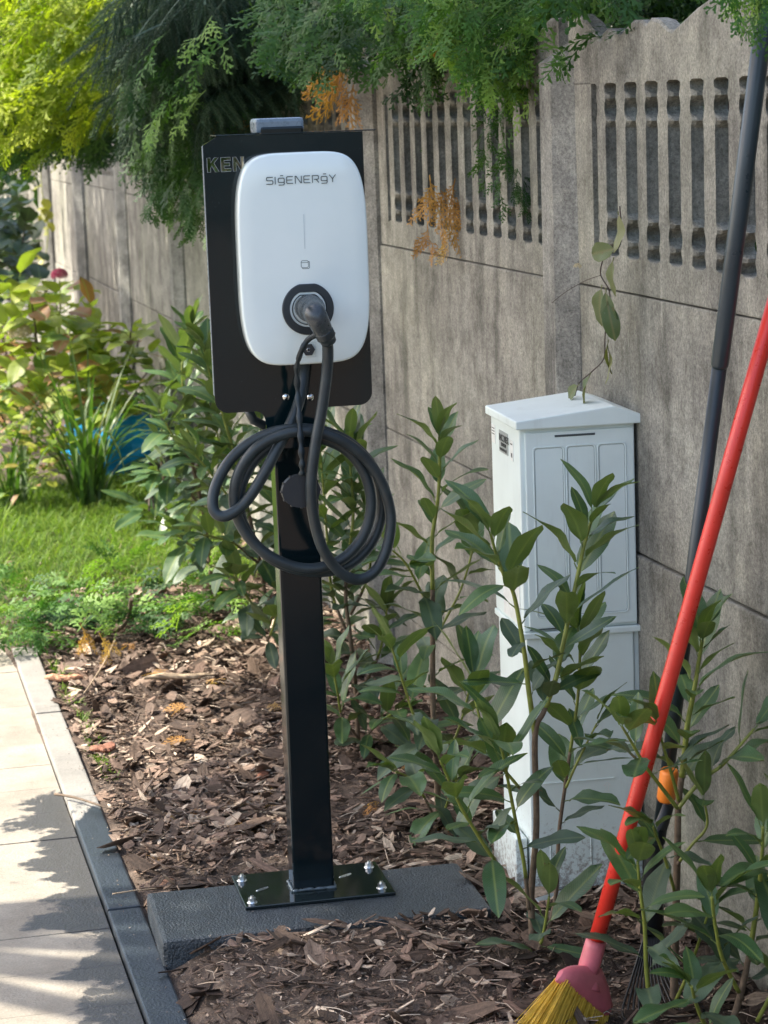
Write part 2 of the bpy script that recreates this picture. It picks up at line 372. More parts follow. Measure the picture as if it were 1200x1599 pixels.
M_thuja_y = tint_mat('thuja_sunlit', stops2((.13, .20, .015), (.27, .34, .025), (.38, .42, .04)), .6, 50, attr=False, bmp=0, transl=.38)  # yellowed, brightened base colour stands in for sunlight on the foliage
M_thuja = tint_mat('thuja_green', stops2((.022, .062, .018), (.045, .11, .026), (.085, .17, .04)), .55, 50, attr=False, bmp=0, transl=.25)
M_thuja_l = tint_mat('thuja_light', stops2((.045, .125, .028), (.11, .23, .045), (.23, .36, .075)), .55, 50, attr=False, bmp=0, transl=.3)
M_spruce = tint_mat('spruce_needles', stops2((.022, .052, .028), (.036, .075, .042), (.060, .105, .058)), .55, 60, attr=False, bmp=0, transl=.12)
M_dead = tint_mat('dead_frond', stops2((.34, .15, .04), (.50, .27, .09), (.62, .40, .16)), .8, 50, attr=False, bmp=0, transl=.3)
M_grass = tint_mat('grass_blades', stops2((.04, .10, .02), (.13, .23, .03), (.26, .34, .05)), .5, 6, bmp=0, transl=.35)
M_lily = laurel_mat('daylily_leaf', (.045, .11, .028), (.10, .18, .04), (.09, .15, .04), (.10, .17, .05), rough=.45, vein=False, transl=.3, yellow=(.86, (.42, .33, .07)))
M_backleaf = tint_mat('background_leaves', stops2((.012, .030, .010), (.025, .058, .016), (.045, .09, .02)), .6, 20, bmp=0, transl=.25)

# ------------------------------------------------------------------ ground
def ground_z(x, y):
    v = noise.noise(Vector((x*2.3, y*2.3, 0)))*.014 + noise.noise(Vector((x*9, y*9, 3)))*.008
    mnd = .036*max(0, min(1, (x-.682)/.09))*max(0, min(1, (7.2-y)/1.5))*max(.15, min(1, (1.62-x)/.2))
    mnd += .026*max(0, min(1, (x-.69)/.16))*max(0, min(1, (5.12-y)/.1))*max(0, min(1, (1.42-x)/.15))
    return v-.004+mnd
def ground():
    xs = sorted(set(list(np.linspace(-40, -4, 7)) + list(np.linspace(-3, .56, 6)) + list(np.linspace(.6, 2.6, 60)) + list(np.linspace(4, 40, 6))))
    ys = sorted(set(list(np.linspace(-30, 2, 8)) + list(np.linspace(2.4, 16, 200)) + list(np.linspace(18, 90, 10))))
    V = []
    for y in ys:
        for x in xs:
            inb = .6 < x < 2.6 and 2.4 < y < 16
            z = ground_z(x, y) if inb else -.03
            if x < .6: z = -.07 if y < 9.8 else ground_z(x, y)*.5-.01
            V.append((x, y, z))
    nx = len(xs)
    Fc = [(j*nx+i, j*nx+i+1, (j+1)*nx+i+1, (j+1)*nx+i) for j in range(len(ys)-1) for i in range(nx-1)]
    o = link('soil_ground', nmesh('soil_ground', V, Fc, M_soil, smooth=True)); tag(o, kind='structure')
    return o
ground()

# paving: rows of slabs, a kerb line of its own
pv = bpy.data.objects.new('paving', None); COL.objects.link(pv); pv['kind'] = 'structure'
pv.rotation_euler = (0, 0, R(-.75)); pv.location = (.607, 5.0, 0)      # the kerb line runs very slightly off the fence line
mesh_slab = {}
def slab_mesh(w_, d_, mat, key, top=0.0):
    if key not in mesh_slab:
        mb = MB(); mb.box(0, w_, 0, d_, -.08, top, bev=.0022 if key == 'p' else .005); mesh_slab[key] = mb.mesh('slab', mat)
    return mesh_slab[key]
row = 0; y = -2.6
while y < 4.75:
    wid = .8; x = -.0095
    while x > -3.0:
        o = link('paving_slab', slab_mesh(wid-.002, .2485, M_pave, 'p'), pv)
        o.location = (x-wid, y, random.uniform(-.0012, .0012)-.006); o['kind'] = 'structure'
        x -= wid
    row += 1; y += .25
y = -3.48; k = 0
while y < 3.0:
    yy = y
    o = link('kerb_stone', slab_mesh(.082, .984, M_kerb, 'k', .012), pv)
    o.location = (-.008, yy, 0.0 if k % 2 else .002); o['kind'] = 'structure'
    y += .99; k += 1

# ------------------------------------------------------------------ concrete fence
FX = 1.9; PY0, PSP = 5.70, 2.06
fence = thing('concrete_fence', 'grey precast concrete fence with openwork top panels and chamfered posts', 'fence', (FX, PY0, 0))
def top_profile(n=44):
    """(u, z): u from 0 to 1 along the panel; horned, wavy crest"""
    key = [(0, 2.095), (.035, 2.098), (.075, 2.075), (.115, 2.034), (.123, 2.03), (.128, 2.048), (.145, 2.056), (.175, 2.046), (.19, 2.038), (.205, 2.05), (.235, 2.068),
           (.262, 2.066), (.277, 2.056), (.292, 2.068), (.32, 2.06), (.345, 2.04), (.36, 2.035), (.39, 2.052), (.43, 2.075), (.47, 2.092), (.5, 2.097)]
    key = key + [(1-u, z) for u, z in key[-2::-1]]
    return key
PL = PSP-.075
def panel_top_mesh():
    """frame of the openwork panel: solid crest, foot and ends around the slot field (local: y runs -PL..0, x is depth)"""
    mb = MB(); t0, t1 = -.022, .022; z0, z1, zt0 = 1.445, 1.525, 1.93
    e = .165
    key = top_profile()
    pts = [(-u*PL, z) for u, z in key]
    n = len(pts)
    vv = []
    for (yy, z) in pts: vv += [(t0+.004, yy, z), (t1-.004, yy, z), (t0, yy, z-.006), (t1, yy, z-.006), (t0, yy, zt0), (t1, yy, zt0)]
    ff = []
    for i in range(n-1):
        a, b_ = i*6, (i+1)*6
        ff += [(a, a+1, b_+1, b_), (a, b_, b_+2, a+2), (a+2, b_+2, b_+4, a+4), (a+1, a+3, b_+3, b_+1), (a+3, a+5, b_+5, b_+3), (a+4, b_+4, b_+5, a+5)]
    ff += [(0, 2, 3, 1), (2, 4, 5, 3), ((n-1)*6, (n-1)*6+1, (n-1)*6+3, (n-1)*6+2), ((n-1)*6+2, (n-1)*6+3, (n-1)*6+5, (n-1)*6+4)]
    mb.add(vv, ff)
    mb.box(t0, t1, -PL, 0, z0, z1, .004)
    mb.box(t0, t1, -e, 0, z1-.003, zt0+.003); mb.box(t0, t1, -PL, -PL+e, z1-.003, zt0+.003)
    return mb.mesh('openwork_frame', M_panel)
def baluster_mesh():
    vv = []; ff = []
    for i in range(57):
        z = i/56; ring = 0
        for c in (.10, .23, .77, .90): ring += math.exp(-((z-c)/.022)**2)
        gr = sum(math.exp(-((z-c)/.03)**2) for c in (.165, .835))
        wf = .0270+.0062*ring-.0035*gr+.0045*math.sin(z*math.pi)
        ws = wf-.004+.0150*ring-.008*gr
        if z < .025 or z > .975: wf = ws = .05
        zz = 1.515+z*.425
        vv += [(-.022, -wf, zz), (-.022, wf, zz), (-.012, ws, zz), (.010, ws-.002, zz), (.018, ws-.008, zz), (.018, -ws+.008, zz), (.010, -ws+.002, zz), (-.012, -ws, zz)]
    for i in range(56):
        for k in range(8): ff.append((i*8+k, i*8+(k+1) % 8, (i+1)*8+(k+1) % 8, (i+1)*8+k))
    mb = MB(); mb.add(vv, ff, False); return mb.mesh('baluster', M_panel)
def panel_plain_mesh(z0, z1):
    mb = MB(); mb.box(-.022, .022, -PL, 0, z0, z1, .005)
    return mb.mesh('fence_panel', M_panel)
def post_mesh():
    mb = MB(); h = 2.0
    poly = [(-.062, -.07), (-.072, -.052), (-.072, .052), (-.062, .07), (.062, .07), (.072, .052), (.072, -.052), (.062, -.07)]
    poly = [(-.080, -.042), (-.034, -.100), (.034, -.100), (.080, -.042), (.080, .050), (.034, .100), (-.034, .100), (-.080, .050)]
    n = len(poly); vv = [(x, y_, 0) for x, y_ in poly] + [(x, y_, h) for x, y_ in poly] + [(x*.25, y_*.25, h+.045) for x, y_ in poly]
    ff = [(i, (i+1) % n, n+(i+1) % n, n+i) for i in range(n)] + [(n+i, n+(i+1) % n, 2*n+(i+1) % n, 2*n+i) for i in range(n)] + [tuple(range(2*n, 3*n))]
    mb.add(vv, ff); return mb.mesh('fence_post', M_post)
pt, bl, pm, po = panel_top_mesh(), baluster_mesh(), panel_plain_mesh(.832, 1.441), post_mesh()
pm2, pm3 = panel_plain_mesh(.222, .828), panel_plain_mesh(-.3, .218)
for k in range(-2, 12):
    yk = k*PSP
    o = link('fence_post', po, fence); o.location = (random.uniform(-.006, .006), yk, random.uniform(-.02, .02)); o.rotation_euler = (random.uniform(-.006, .006), random.uniform(-.006, .006), 0)
    dz = random.uniform(-.012, .012) if k not in (0, 1) else 0; dx = random.uniform(-.004, .004)
    y0 = yk-.045
    if k == -2: continue
    a = link('fence_panel', pt, fence); a.location = (dx, y0, dz)
    if k <= 5:
        nb = 12; e = .165; span = PL-2*e
        for j in range(nb):
            q = link('baluster', bl, a); q.location = (0, -e-span*(j+.5)/nb, 0)
            q.rotation_euler = (0, 0, random.uniform(-.02, .02))
    else:
        mbx = MB(); mbx.box(-.01, .01, -PL+.16, -.16, 1.52, 1.935); mbx.build('infill', M_panel, a)
    for mm in (pm, pm2, pm3):
        a = link('fence_panel', mm, fence); a.location = (dx+random.uniform(-.006, .003), y0, dz); a.rotation_euler = (random.uniform(-.002, .002), 0, 0)

# ------------------------------------------------------------------ concrete base slab and charging station
base = thing('concrete_slab', 'black painted concrete slab under the post of the charging station', 'concrete slab', (1.045, 5.20, 0), R(-2.5))
mb = MB(); mb.box(-.362, .40, -.165, .19, -.10, .07, .012); mb.build('slab_block', M_slab, base)
ST = thing('charging_station', 'black post with wide black backboard carrying the white wall charger', 'charging station', (1.07, 5.31, .07), R(-2.2))
SM = Matrix.Translation((1.07, 5.31, .07)) @ Matrix.Rotation(R(-2.2), 4, 'Z'); SI = SM.inverted()
def loc(x, y_, z): return SI @ Vector((x, y_, z))
mb = MB(); mb.box(-.046, .052, -.05, .022, .008, 1.79, .006); mb.build('post', M_black, ST)
mb = MB(); mb.box(-.172, .184, -.125, .115, 0, .009, .002); plate = mb.build('base_plate', M_plate, ST)
# weld bead round the foot
mb = MB(); ring = []
for a_, b_ in (((-.048, -.053), (.054, -.053)), ((.054, -.053), (.054, .025)), ((.054, .025), (-.048, .025)), ((-.048, .025), (-.048, -.053))):
    for q in range(22):
        t_ = q/22; ring.append(Vector((a_[0]+(b_[0]-a_[0])*t_+random.uniform(-.0012, .0012), a_[1]+(b_[1]-a_[1])*t_+random.uniform(-.0012, .0012), .0115+random.uniform(-.001, .0015))))
mb.tube(ring+[ring[0]], [random.uniform(.003, .0048) for _ in ring]+[.004], 6); mb.build('weld_bead', simple('weld_paint', (.10, .13, .15), .3, .3), plate)
def hexbolt(parent, x, y_, z, r=.0092):
    mb = MB(); bm = bmesh.new(); bmesh.ops.create_cone(bm, cap_ends=True, segments=20, radius1=r*1.35, radius2=r*1.2, depth=.0025); mb.bm(bm, Matrix.Translation((0, 0, .00125)))
    bm = bmesh.new(); bmesh.ops.create_cone(bm, cap_ends=True, segments=6, radius1=r, radius2=r*.96, depth=.009); mb.bm(bm, Matrix.Translation((0, 0, .007)) @ Matrix.Rotation(.4, 4, 'Z'))
    bm = bmesh.new(); bmesh.ops.create_cone(bm, cap_ends=True, segments=12, radius1=r*.55, radius2=r*.45, depth=.005); mb.bm(bm, Matrix.Translation((0, 0, .0135)))
    o = mb.build('bolt', M_zinc, parent); o.location = (x, y_, z); return o
for x, y_ in ((-.152, -.095), (-.152, .07), (.158, -.085), (.160, .075)): hexbolt(plate, x, y_, .009)
for x, y_ in ((-.115, -.01), (.092, .028)):        # slotted holes with bright rims
    mb = MB(); pp = [Vector((x+.016*math.cos(a)*1+0, y_+.004*math.sin(a)+.010*math.cos(a), .0092)) for a in np.linspace(0, 2*math.pi, 14)]
    mb.tube(pp, .0016, 5); mb.build('slot_rim', M_zinc, plate)
# backboard, profile in (x, z) of the station frame, front face y = -.062
YB = -.060
zb = lambda z: z-.07
def arc(cx, cz, rx, rz, a0, a1, n=8): return [(cx+rx*math.cos(R(a0+(a1-a0)*i/n)), cz+rz*math.sin(R(a0+(a1-a0)*i/n))) for i in range(n+1)]
xl, xr, zt, zl = -.178, .184, zb(1.842), zb(1.224)
poly = [(xl, zt-.018), (xl, zl+.03)] + arc(xl+.03, zl+.03, .03, .03, 180, 270) + arc(-.088, zl-.028, .024, .028, 90, 0)
poly += [(-.064, zb(1.13)), (.056, zb(1.13))] + arc(.080, zl-.028, .024, .028, 180, 90) + arc(xr-.03, zl+.03, .03, .03, 270, 360) + [(xr, zt), (xl+.032, zt)]
LET = {'K': [(0, 0), (.26, 0), (.26, .3), (.36, .42), (.62, 0), (.93, 0), (.54, .62), (.9, 1), (.58, 1), (.26, .64), (.26, 1), (0, 1)],
       'E': [(0, 0), (.78, 0), (.78, .22), (.26, .22), (.26, .4), (.7, .4), (.7, .61), (.26, .61), (.26, .78), (.76, .78), (.76, 1), (0, 1)],
       'N': [(0, 0), (.25, 0), (.25, .6), (.62, 0), (.87, 0), (.87, 1), (.62, 1), (.62, .4), (.25, 1), (0, 1)]}
cu = bpy.data.curves.new('backboard', 'CURVE'); cu.dimensions = '2D'; cu.fill_mode = 'BOTH'; cu.extrude = .002
lets = []; lx = xl+.0075
for ch_, wd_ in (('K', 1.08), ('E', .95), ('N', 1)):
    lets.append([(lx+a*.0285, zb(1.7645)+b_*.0315) for a, b_ in LET[ch_]]); lx += wd_*.0285
for pl in [poly]+lets:
    sp3 = cu.splines.new('POLY'); sp3.points.add(len(pl)-1); sp3.use_cyclic_u = True
    for i_, (a, b_) in enumerate(pl): sp3.points[i_].co = (a, b_, 0, 1)
co_ = bpy.data.objects.new('tmp', cu); COL.objects.link(co_); bpy.context.view_layer.update()
bme = bpy.data.meshes.new_from_object(co_.evaluated_get(bpy.context.evaluated_depsgraph_get())); bpy.data.objects.remove(co_)
bme.transform(Matrix.Translation((0, YB+.002, 0)) @ Matrix.Rotation(R(90), 4, 'X')); bme.materials.clear(); bme.materials.append(M_board)
board = link('backboard', bme, ST)
for pl in lets:      # thin pale line round each cut letter, painted-in light on its edge
    mb = MB(); mb.tube([Vector((a, YB-.0006, b_)) for a, b_ in pl+[pl[0]]], .00055, 4, cap=False); mb.build('letter_glint', M_label, board)
def text_mesh(name, body, size, ext, bold=0):
    c = bpy.data.curves.new(name, 'FONT'); c.body = body; c.size = size; c.extrude = ext; c.offset = bold; c.resolution_u = 3
    o = bpy.data.objects.new(name, c); COL.objects.link(o); bpy.context.view_layer.update()
    me = bpy.data.meshes.new_from_object(o.evaluated_get(bpy.context.evaluated_depsgraph_get())); bpy.data.objects.remove(o); return me
# the pale letter lines above stand for light on the cut edges
# roof lip
mb = MB(); mb.box(xl+.030, xr+.030, YB-.001, YB+.10, zt+.0005, zt+.003, .0006); mb.build('roof_plate', M_board, ST)
mb = MB(); mb.box(-.056, .054, YB+.012, YB+.10, zt+.0035, zt+.036, .008); mb.build('post_cap', M_cap, ST)
mb = MB(); mb.box(xl-.0005, xl+.0025, YB+.0045, YB+.022, zl+.04, zt-.02, .0008); mb.build('edge_flange', M_cap, ST)
for px_ in (447, 485):
    p = loc(*aty(px_, 620, 5.25)); mb = MB(); bm = bmesh.new(); bmesh.ops.create_uvsphere(bm, u_segments=16, v_segments=10, radius=.0088)
    mb.bm(bm, Matrix.Translation((p.x, YB, p.z)) @ Matrix.Scale(.6, 4, (0, 1, 0)), True); mb.build('dome_screw', M_chrome, ST)

# charger: domed cover on a shallow body
cx0, cz0 = .030, zb(1.566); hw, hh = .1465, .236
def outline(s=1., n=96, inset=0):
    pts = []
    for i in range(n):
        a = 2*math.pi*i/n; c, s_ = math.cos(a), math.sin(a)
        e = 2/5.2; ex = 2/4.0
        x = math.copysign(abs(c)**e, c)*(hw-inset); z = math.copysign(abs(s_)**ex, s_)*(hh-inset)
        pts.append((x, z))
    return pts
YC0, YC1 = YB-.001, YB-.060
def loft(rings, cap=True):
    n = len(rings[0]); vv = [v for r in rings for v in r]
    ff = [(j*n+i, j*n+(i+1) % n, (j+1)*n+(i+1) % n, (j+1)*n+i) for j in range(len(rings)-1) for i in range(n)]
    return vv, ff, n
rr_ = []
for ins, dy in ((.003, 0), (0, .01), (0, .049), (.0008, .0530), (.0028, .0558), (.0058, .057)):
    rr_.append([(cx0+x, YC0-dy, cz0+z) for x, z in outline(inset=ins)])
for s in (.8, .55, .3, .08): rr_.append([(cx0+x*s, YC0-.057-.0022*(1-s*s), cz0+z*s) for x, z in outline(inset=.0058)])
vv, ff, n = loft(rr_); mb = MB(); mb.add(vv, ff, True); mb.f.append(tuple(range(len(vv)-n, len(vv)))); mb.sm.append(True); mb.mi.append(0)
chg = mb.build('charger', M_white, ST)
YF = YC0-.0588
# socket ring with flat top
p = loc(*aty(481, 482, 5.19)); RX, RZ = p.x, p.z; rr = .0585
def flat_ring(r, cut_): return [(RX+r*math.cos(a), min(RZ+r*math.sin(a), RZ+cut_)) for a in np.linspace(0, 2*math.pi, 64, endpoint=False)]
rings = [[(x, YF+dy, z) for x, z in flat_ring(r, c_)] for r, c_, dy in ((rr, rr*.95, .006), (rr, rr*.95, -.003), (rr-.002, rr*.95-.002, -.0045), (.043, .0385, -.0045), (.041, .037, -.001), (.040, .036, .012), (.037, .033, .012), (.036, .032, -.002), (.034, .030, -.002), (.033, .029, .03))]
vv, ff, n = loft(rings); mb = MB(); mb.add(vv, ff, False); mb.f.append(tuple(range(len(vv)-n, len(vv)))); mb.sm.append(False); mb.mi.append(0)
mb.build('socket_ring', M_ring, chg)
# logo in strokes
def strokes(name, lst, x0, z0, s, r, mat, parent, y_=None):
    mb = MB()
    for st in lst:
        pts = [Vector((x0+a*s, (YF-.0004) if y_ is None else y_, z0+b_*s)) for a, b_ in st]
        for a, b_ in zip(pts[:-1], pts[1:]):
            d = (b_-a).normalized(); nrm = Vector((-d.z, 0, d.x))*r; a2 = a-d*r*.8; b2 = b_+d*r*.8
            fr = Vector((0, -.0005, 0))
            q = [a2-nrm, b2-nrm, b2+nrm, a2+nrm]
            mb.add([v for v in q]+[v+fr for v in q], [(3, 2, 1, 0), (4, 5, 6, 7), (0, 1, 5, 4), (1, 2, 6, 5), (2, 3, 7, 6), (3, 0, 4, 7)])
    return mb.build(name, mat, parent)
def shift(ls, dx): return [[(a+dx, b_) for a, b_ in s] for s in ls]
G = {'S': [[(.9, 1), (.12, 1), (0, .88), (0, .62), (.12, .52), (.82, .52), (.93, .4), (.93, .12), (.82, 0), (0, 0)]],
     'I': [[(0, 0), (0, 1)]],
     'g': [[(.15, .82), (.8, .82), (.92, .7), (.92, .3), (.8, .2), (.15, .2), (.03, .3), (.03, .7), (.15, .82)], [(.92, .7), (.92, -.02), (.8, -.18), (.12, -.18)], [(.38, 1.18), (.75, 1.18)]],
     'E': [[(.9, 1), (.12, 1), (0, .88), (0, .12), (.12, 0), (.9, 0)], [(.0, .5), (.8, .5)]],
     'N': [[(0, 0), (0, 1), (.14, 1), (.8, .04), (.92, .04), (.92, 1)]],
     'R': [[(0, 0), (0, 1), (.8, 1), (.92, .88), (.92, .55), (.8, .45), (.3, .45)], [(.55, .45), (.92, 0)]],
     'Y': [[(0, 1), (.45, .45), (.9, 1)], [(.45, .45), (.45, 0)]]}
xx = 0; ls = []
for chh in 'SIgENERgY': ls += shift(G[chh], xx); xx += .42 if chh == 'I' else 1.28
p0 = loc(*aty(417, 288, 5.19)); p1 = loc(*aty(524, 288, 5.19)); s = (p1.x-p0.x)/(xx-.38)
strokes('logo_lettering', ls, p0.x, p0.z, s, .0009, M_ink, chg)
p = loc(*aty(477, 413, 5.19)); q = .0062
strokes('card_symbol', [[(-.8, 1), (.7, 1), (1, .7), (1, -.7), (.7, -1), (-.8, -1), (-1.1, -.7), (-1.1, .7), (-.8, 1)], [(-1.1, .45), (1, .45)], [(1.1, .75), (1.35, .6), (1.35, -1.0), (1.1, -1.3), (-.6, -1.3), (-.85, -1.05)]], p.x-.001, p.z+.001, q*1.25, .0005, M_ink, chg)
p = loc(*aty(474, 335, 5.19)); p1 = loc(*aty(476, 388, 5.19))
strokes('light_bar', [[(0, 0), (0, p1.z-p.z)]], p.x, p.z, 1, .0009, M_inkline, chg)
p = loc(*aty(482, 546, 5.19)); q = .016
strokes('square_outline', [[(-1, -1), (1, -1), (1, 1), (-1, 1), (-1, -1)]], p.x, p.z, q, .0004, M_inkline, chg)
mb = MB(); mb.prism([(p.x+.0145*math.cos(R(60*i)), p.z+.0145*math.sin(R(60*i))) for i in range(6)], 'y', YF+.004, YF-.003); hx = mb.build('hex_lock', M_dark, chg)
mb = MB(); pp = [Vector((p.x+.004*math.cos(a), YF-.0038, p.z+.004*math.sin(a))) for a in np.linspace(R(40), R(300), 12)]; mb.tube(pp, .0008, 5); mb.build('key_slot', M_chrome, hx)
# cable hook on the post
hz = zb(1.150); mb = MB()
mb.box(-.053, .048, -.135, -.0505, hz-.004, hz, .001); mb.box(-.053, .048, -.139, -.135, hz-.004, hz+.03, .001)
mb.build('cable_hook', M_black, ST)

# ------------------------------------------------------------------ charging cable (hangs on the hook, plugged into the charger)
CB = thing('charging_cable', 'coiled black charging cable with plug, hanging over the hook of the charging post', 'cable', (1.09, 5.2, 1.0))
CI = Matrix.Translation((-1.09, -5.2, -1.0))
def cpt(x, y_, Y): return CI @ aty(x, y_, Y)
path = [(476, 566, 5.235), (472, 610, 5.21), (457, 655, 5.185), (432, 703, 5.17), (405, 753, 5.165), (380, 788, 5.165), (352, 806, 5.17), (334, 796, 5.18), (336, 762, 5.19), (360, 718, 5.195),
        (400, 686, 5.19), (445, 671, 5.175), (500, 672, 5.175), (550, 694, 5.19), (587, 738, 5.20), (597, 792, 5.205), (583, 843, 5.20), (548, 880, 5.195), (500, 893, 5.19), (447, 884, 5.19),
        (404, 855, 5.19), (378, 812, 5.195), (376, 764, 5.20), (398, 718, 5.20), (440, 688, 5.195), (492, 683, 5.19), (540, 702, 5.18), (570, 740, 5.175), (580, 790, 5.17), (566, 840, 5.17), (530, 876, 5.17),
        (480, 888, 5.175), (428, 872, 5.18), (388, 838, 5.185), (367, 792, 5.185), (372, 742, 5.18), (402, 699, 5.17), (450, 676, 5.16), (500, 676, 5.155), (553, 700, 5.155), (592, 745, 5.155), (610, 800, 5.155), (606, 850, 5.15), (588, 890, 5.145), (560, 905, 5.14),
        (530, 892, 5.135), (505, 858, 5.13), (491, 812, 5.125), (486, 762, 5.12), (492, 700, 5.12), (503, 640, 5.12), (511, 580, 5.115), (512, 540, 5.105), (508, 522, 5.09)]
mb = MB(); mb.tube(spline([cpt(*p) for p in path], 8), .0127, 12); mb.build('cable', M_rubber, CB)
# plug: handle that leaves the socket, bends down and to the right
hp = [loc(0, 0, 0)]*0
sock = SM @ Vector((RX, YF+.02, RZ)); s1 = SM @ Vector((RX-.003, YF-.03, RZ+.004)); s2 = SM @ Vector((RX, YF-.062, RZ+.002)); s3 = aty(493, 492, 5.075); s4 = aty(503, 512, 5.085); s5 = aty(509, 524, 5.09)
mb = MB(); mb.tube([CI @ p for p in spline([sock, s1, s2, s3, s4, s5], 6)], [.029]*6+[.030, .031, .031, .031, .031, .030]+[.029, .028, .027, .0265, .026, .0255]+[.025, .0245, .024, .0235, .023, .0225]+[.022, .0215, .021, .0205, .020, .019]+[.018], 20)
plug = mb.build('plug', M_plug, CB)
mb = MB(); pd = (s5-s4).normalized()
pts = [CI @ (s5-pd*.012 + pd*.003*i) for i in range(12)]
mb.tube(pts, [.0205, .0222, .0205, .0222, .0205, .0222, .020, .0185, .0182, .0178, .0172, .015], 18); mb.build('strain_relief', M_rubber, plug)
mb = MB()
for dz_ in (-.012, -.004, .004, .012): mb.box(-.0295, -.0275, -.004, .003, dz_-.0022, dz_+.0022, .0005)
gp = mb.build('printed_symbols', M_label, plug); gp.matrix_local = CI @ SM @ Matrix.Translation((RX, YF-.03, RZ))
# strap with dust cap
st = [(494, 523, 5.10), (480, 532, 5.115), (470, 550, 5.12), (464, 575, 5.15), (465, 610, 5.165), (468, 650, 5.15), (470, 690, 5.135), (472, 722, 5.13), (472, 742, 5.135)]
sp2 = spline([cpt(*p) for p in st], 10); mb = MB(); vv = []
for i, p in enumerate(sp2):
    t_ = (sp2[min(i+1, len(sp2)-1)]-sp2[max(i-1, 0)]).normalized(); side = t_.cross(Vector((0, 1, 0))).normalized()
    wv = .0058+.0016*math.sin(i*.9)*(1 if i > 25 else .2); fr = side.cross(t_).normalized()*.0022
    vv += [p-side*wv-fr, p+side*wv-fr, p+side*wv+fr, p-side*wv+fr]
ff = [(i*4+k, i*4+(k+1) % 4, (i+1)*4+(k+1) % 4, (i+1)*4+k) for i in range(len(sp2)-1) for k in range(4)]
mb.add(vv, ff, True); strap = mb.build('cap_strap', M_rubber, CB)
c_ = cpt(471, 767, 5.14); mb = MB()
for dy, rr in ((0, 1), (.012, 1)):
    pass
pol = [(c_.x+.0435*math.cos(a)*(1 if abs(math.sin(a)) < .92 else 1), c_.z+.0375*math.sin(a)) for a in np.linspace(0, 2*math.pi, 40, endpoint=False)]
mb.prism(pol, 'y', c_.y, c_.y+.018)
for a in np.linspace(0, 2*math.pi, 12, endpoint=False):
    x, z = c_.x+.0438*math.cos(a), c_.z+.0378*math.sin(a); mb.box(x-.002, x+.002, c_.y+.002, c_.y+.016, z-.002, z+.002)
mb.build('dust_cap', simple('cap_plastic', (.02, .023, .027), .55), CB)
# supply conduit curving behind the board
cq = [(388, 640, 5.33), (396, 656, 5.33), (412, 664, 5.335), (432, 668, 5.345), (450, 672, 5.36)]
mb = MB(); mb.tube([CI @ aty(*p) for p in [(x, y_, Y) for x, y_, Y in cq]], .011, 10)
CD = mb.build('supply_conduit', M_rubber, None); CD.location = (1.09, 5.2, 1.0); tag(CD, 'short black supply cable peeking out under the backboard left of the post', 'cable')

# ------------------------------------------------------------------ utility cabinet
cab = thing('utility_cabinet', 'pale grey plastic cable cabinet with ribbed door standing against the fence', 'utility cabinet', (1.73, 5.22, 0), R(-3.8))
wL, wR, dp = -.135, .143, .30
mb = MB(); mb.box(wL, wR, .0, dp, .66, 1.165, .006); body = mb.build('cabinet_body', M_cab, cab)
mb = MB(); mb.box(wL+.012, wR-.004, -.008, .0005, .668, 1.135, .003); door = mb.build('upper_door', M_cab, cab)
# door: three recessed fields outlined by thin raised ribs
def rrect(x0, x1, z0, z1, r, n=4):
    return arc(x1-r, z1-r, r, r, 0, 90, n)+arc(x0+r, z1-r, r, r, 90, 180, n)+arc(x0+r, z0+r, r, r, 180, 270, n)+arc(x1-r, z0+r, r, r, 270, 360, n)
fields = [(-.104, -.031), (-.025, .045), (.051, .118)]
for a_, b_ in fields:
    rc = rrect(a_, b_, .695, 1.100, .008); mb = MB()
    mb.tube([Vector((x, -.0085, z)) for x, z in rc+[rc[0]]], .0016, 5, cap=False); f_ = mb.build('door_field_rib', M_cab, door)
    ri = rrect(a_+.003, b_-.003, .698, 1.097, .007); mb = MB(); mb.tube([Vector((x, -.0082, z)) for x, z in ri+[ri[0]]], .0006, 4, cap=False); mb.build('field_groove', M_label, f_)
mb = MB(); mb.box(-.052, .045, -.0095, -.007, 1.122, 1.127, .0008); mb.build('vent_slot', M_groove, door)
# lid: lopsided gable, ridge runs front to back
gx0, gx1, gy0, gy1 = wL-.012, wR+.012, -.022, dp+.006
gz = 1.145
def gab(y_, zr): return [(gx0, y_, gz), (gx1, y_, gz), (gx1, y_, gz+.021), (.088, y_, gz+zr), (gx0, y_, gz+.020)]
vv = gab(gy0, .044)+gab(gy1, .044)
mb = MB(); mb.add(vv, [(0, 1, 2, 3, 4)[::-1], (5, 6, 7, 8, 9), (0, 5, 6, 1), (1, 6, 7, 2), (2, 7, 8, 3), (3, 8, 9, 4), (4, 9, 5, 0)])
lid = mb.build('cabinet_lid', M_cab, cab); bv = lid.modifiers.new('b', 'BEVEL'); bv.width = .003; bv.segments = 2
mb = MB(); mb.box(wL+.004, wR-.012, -.004, dp-.01, .02, .645, .004); low = mb.build('lower_panel', M_cab, cab)
mb = MB(); mb.box(wL-.004, wR+.004, -.012, dp, .645, .660, .003); mb.build('middle_rail', M_cab, cab)
mb = MB(); mb.box(wR-.010, wR+.002, .002, dp-.004, .0, .643, .003); mb.build('side_rail', M_cab, cab)
mb = MB(); mb.box(wL+.012, .02, -.0105, -.0085, .6655, .6685, .0005); mb.build('door_slot', M_groove, door)
mb = MB(); mb.box(-.10, .075, -.0065, -.0035, .288, .2905, .0008); mb.build('level_line', M_cab, low)
strokes('arrow_mark', [[(-.3, -1), (.3, -1), (.3, .4), (.75, .4), (0, 1.1), (-.75, .4), (-.3, .4), (-.3, -1)]], .058, .268, .011, .0007, M_sticker, low, y_=-.0042)
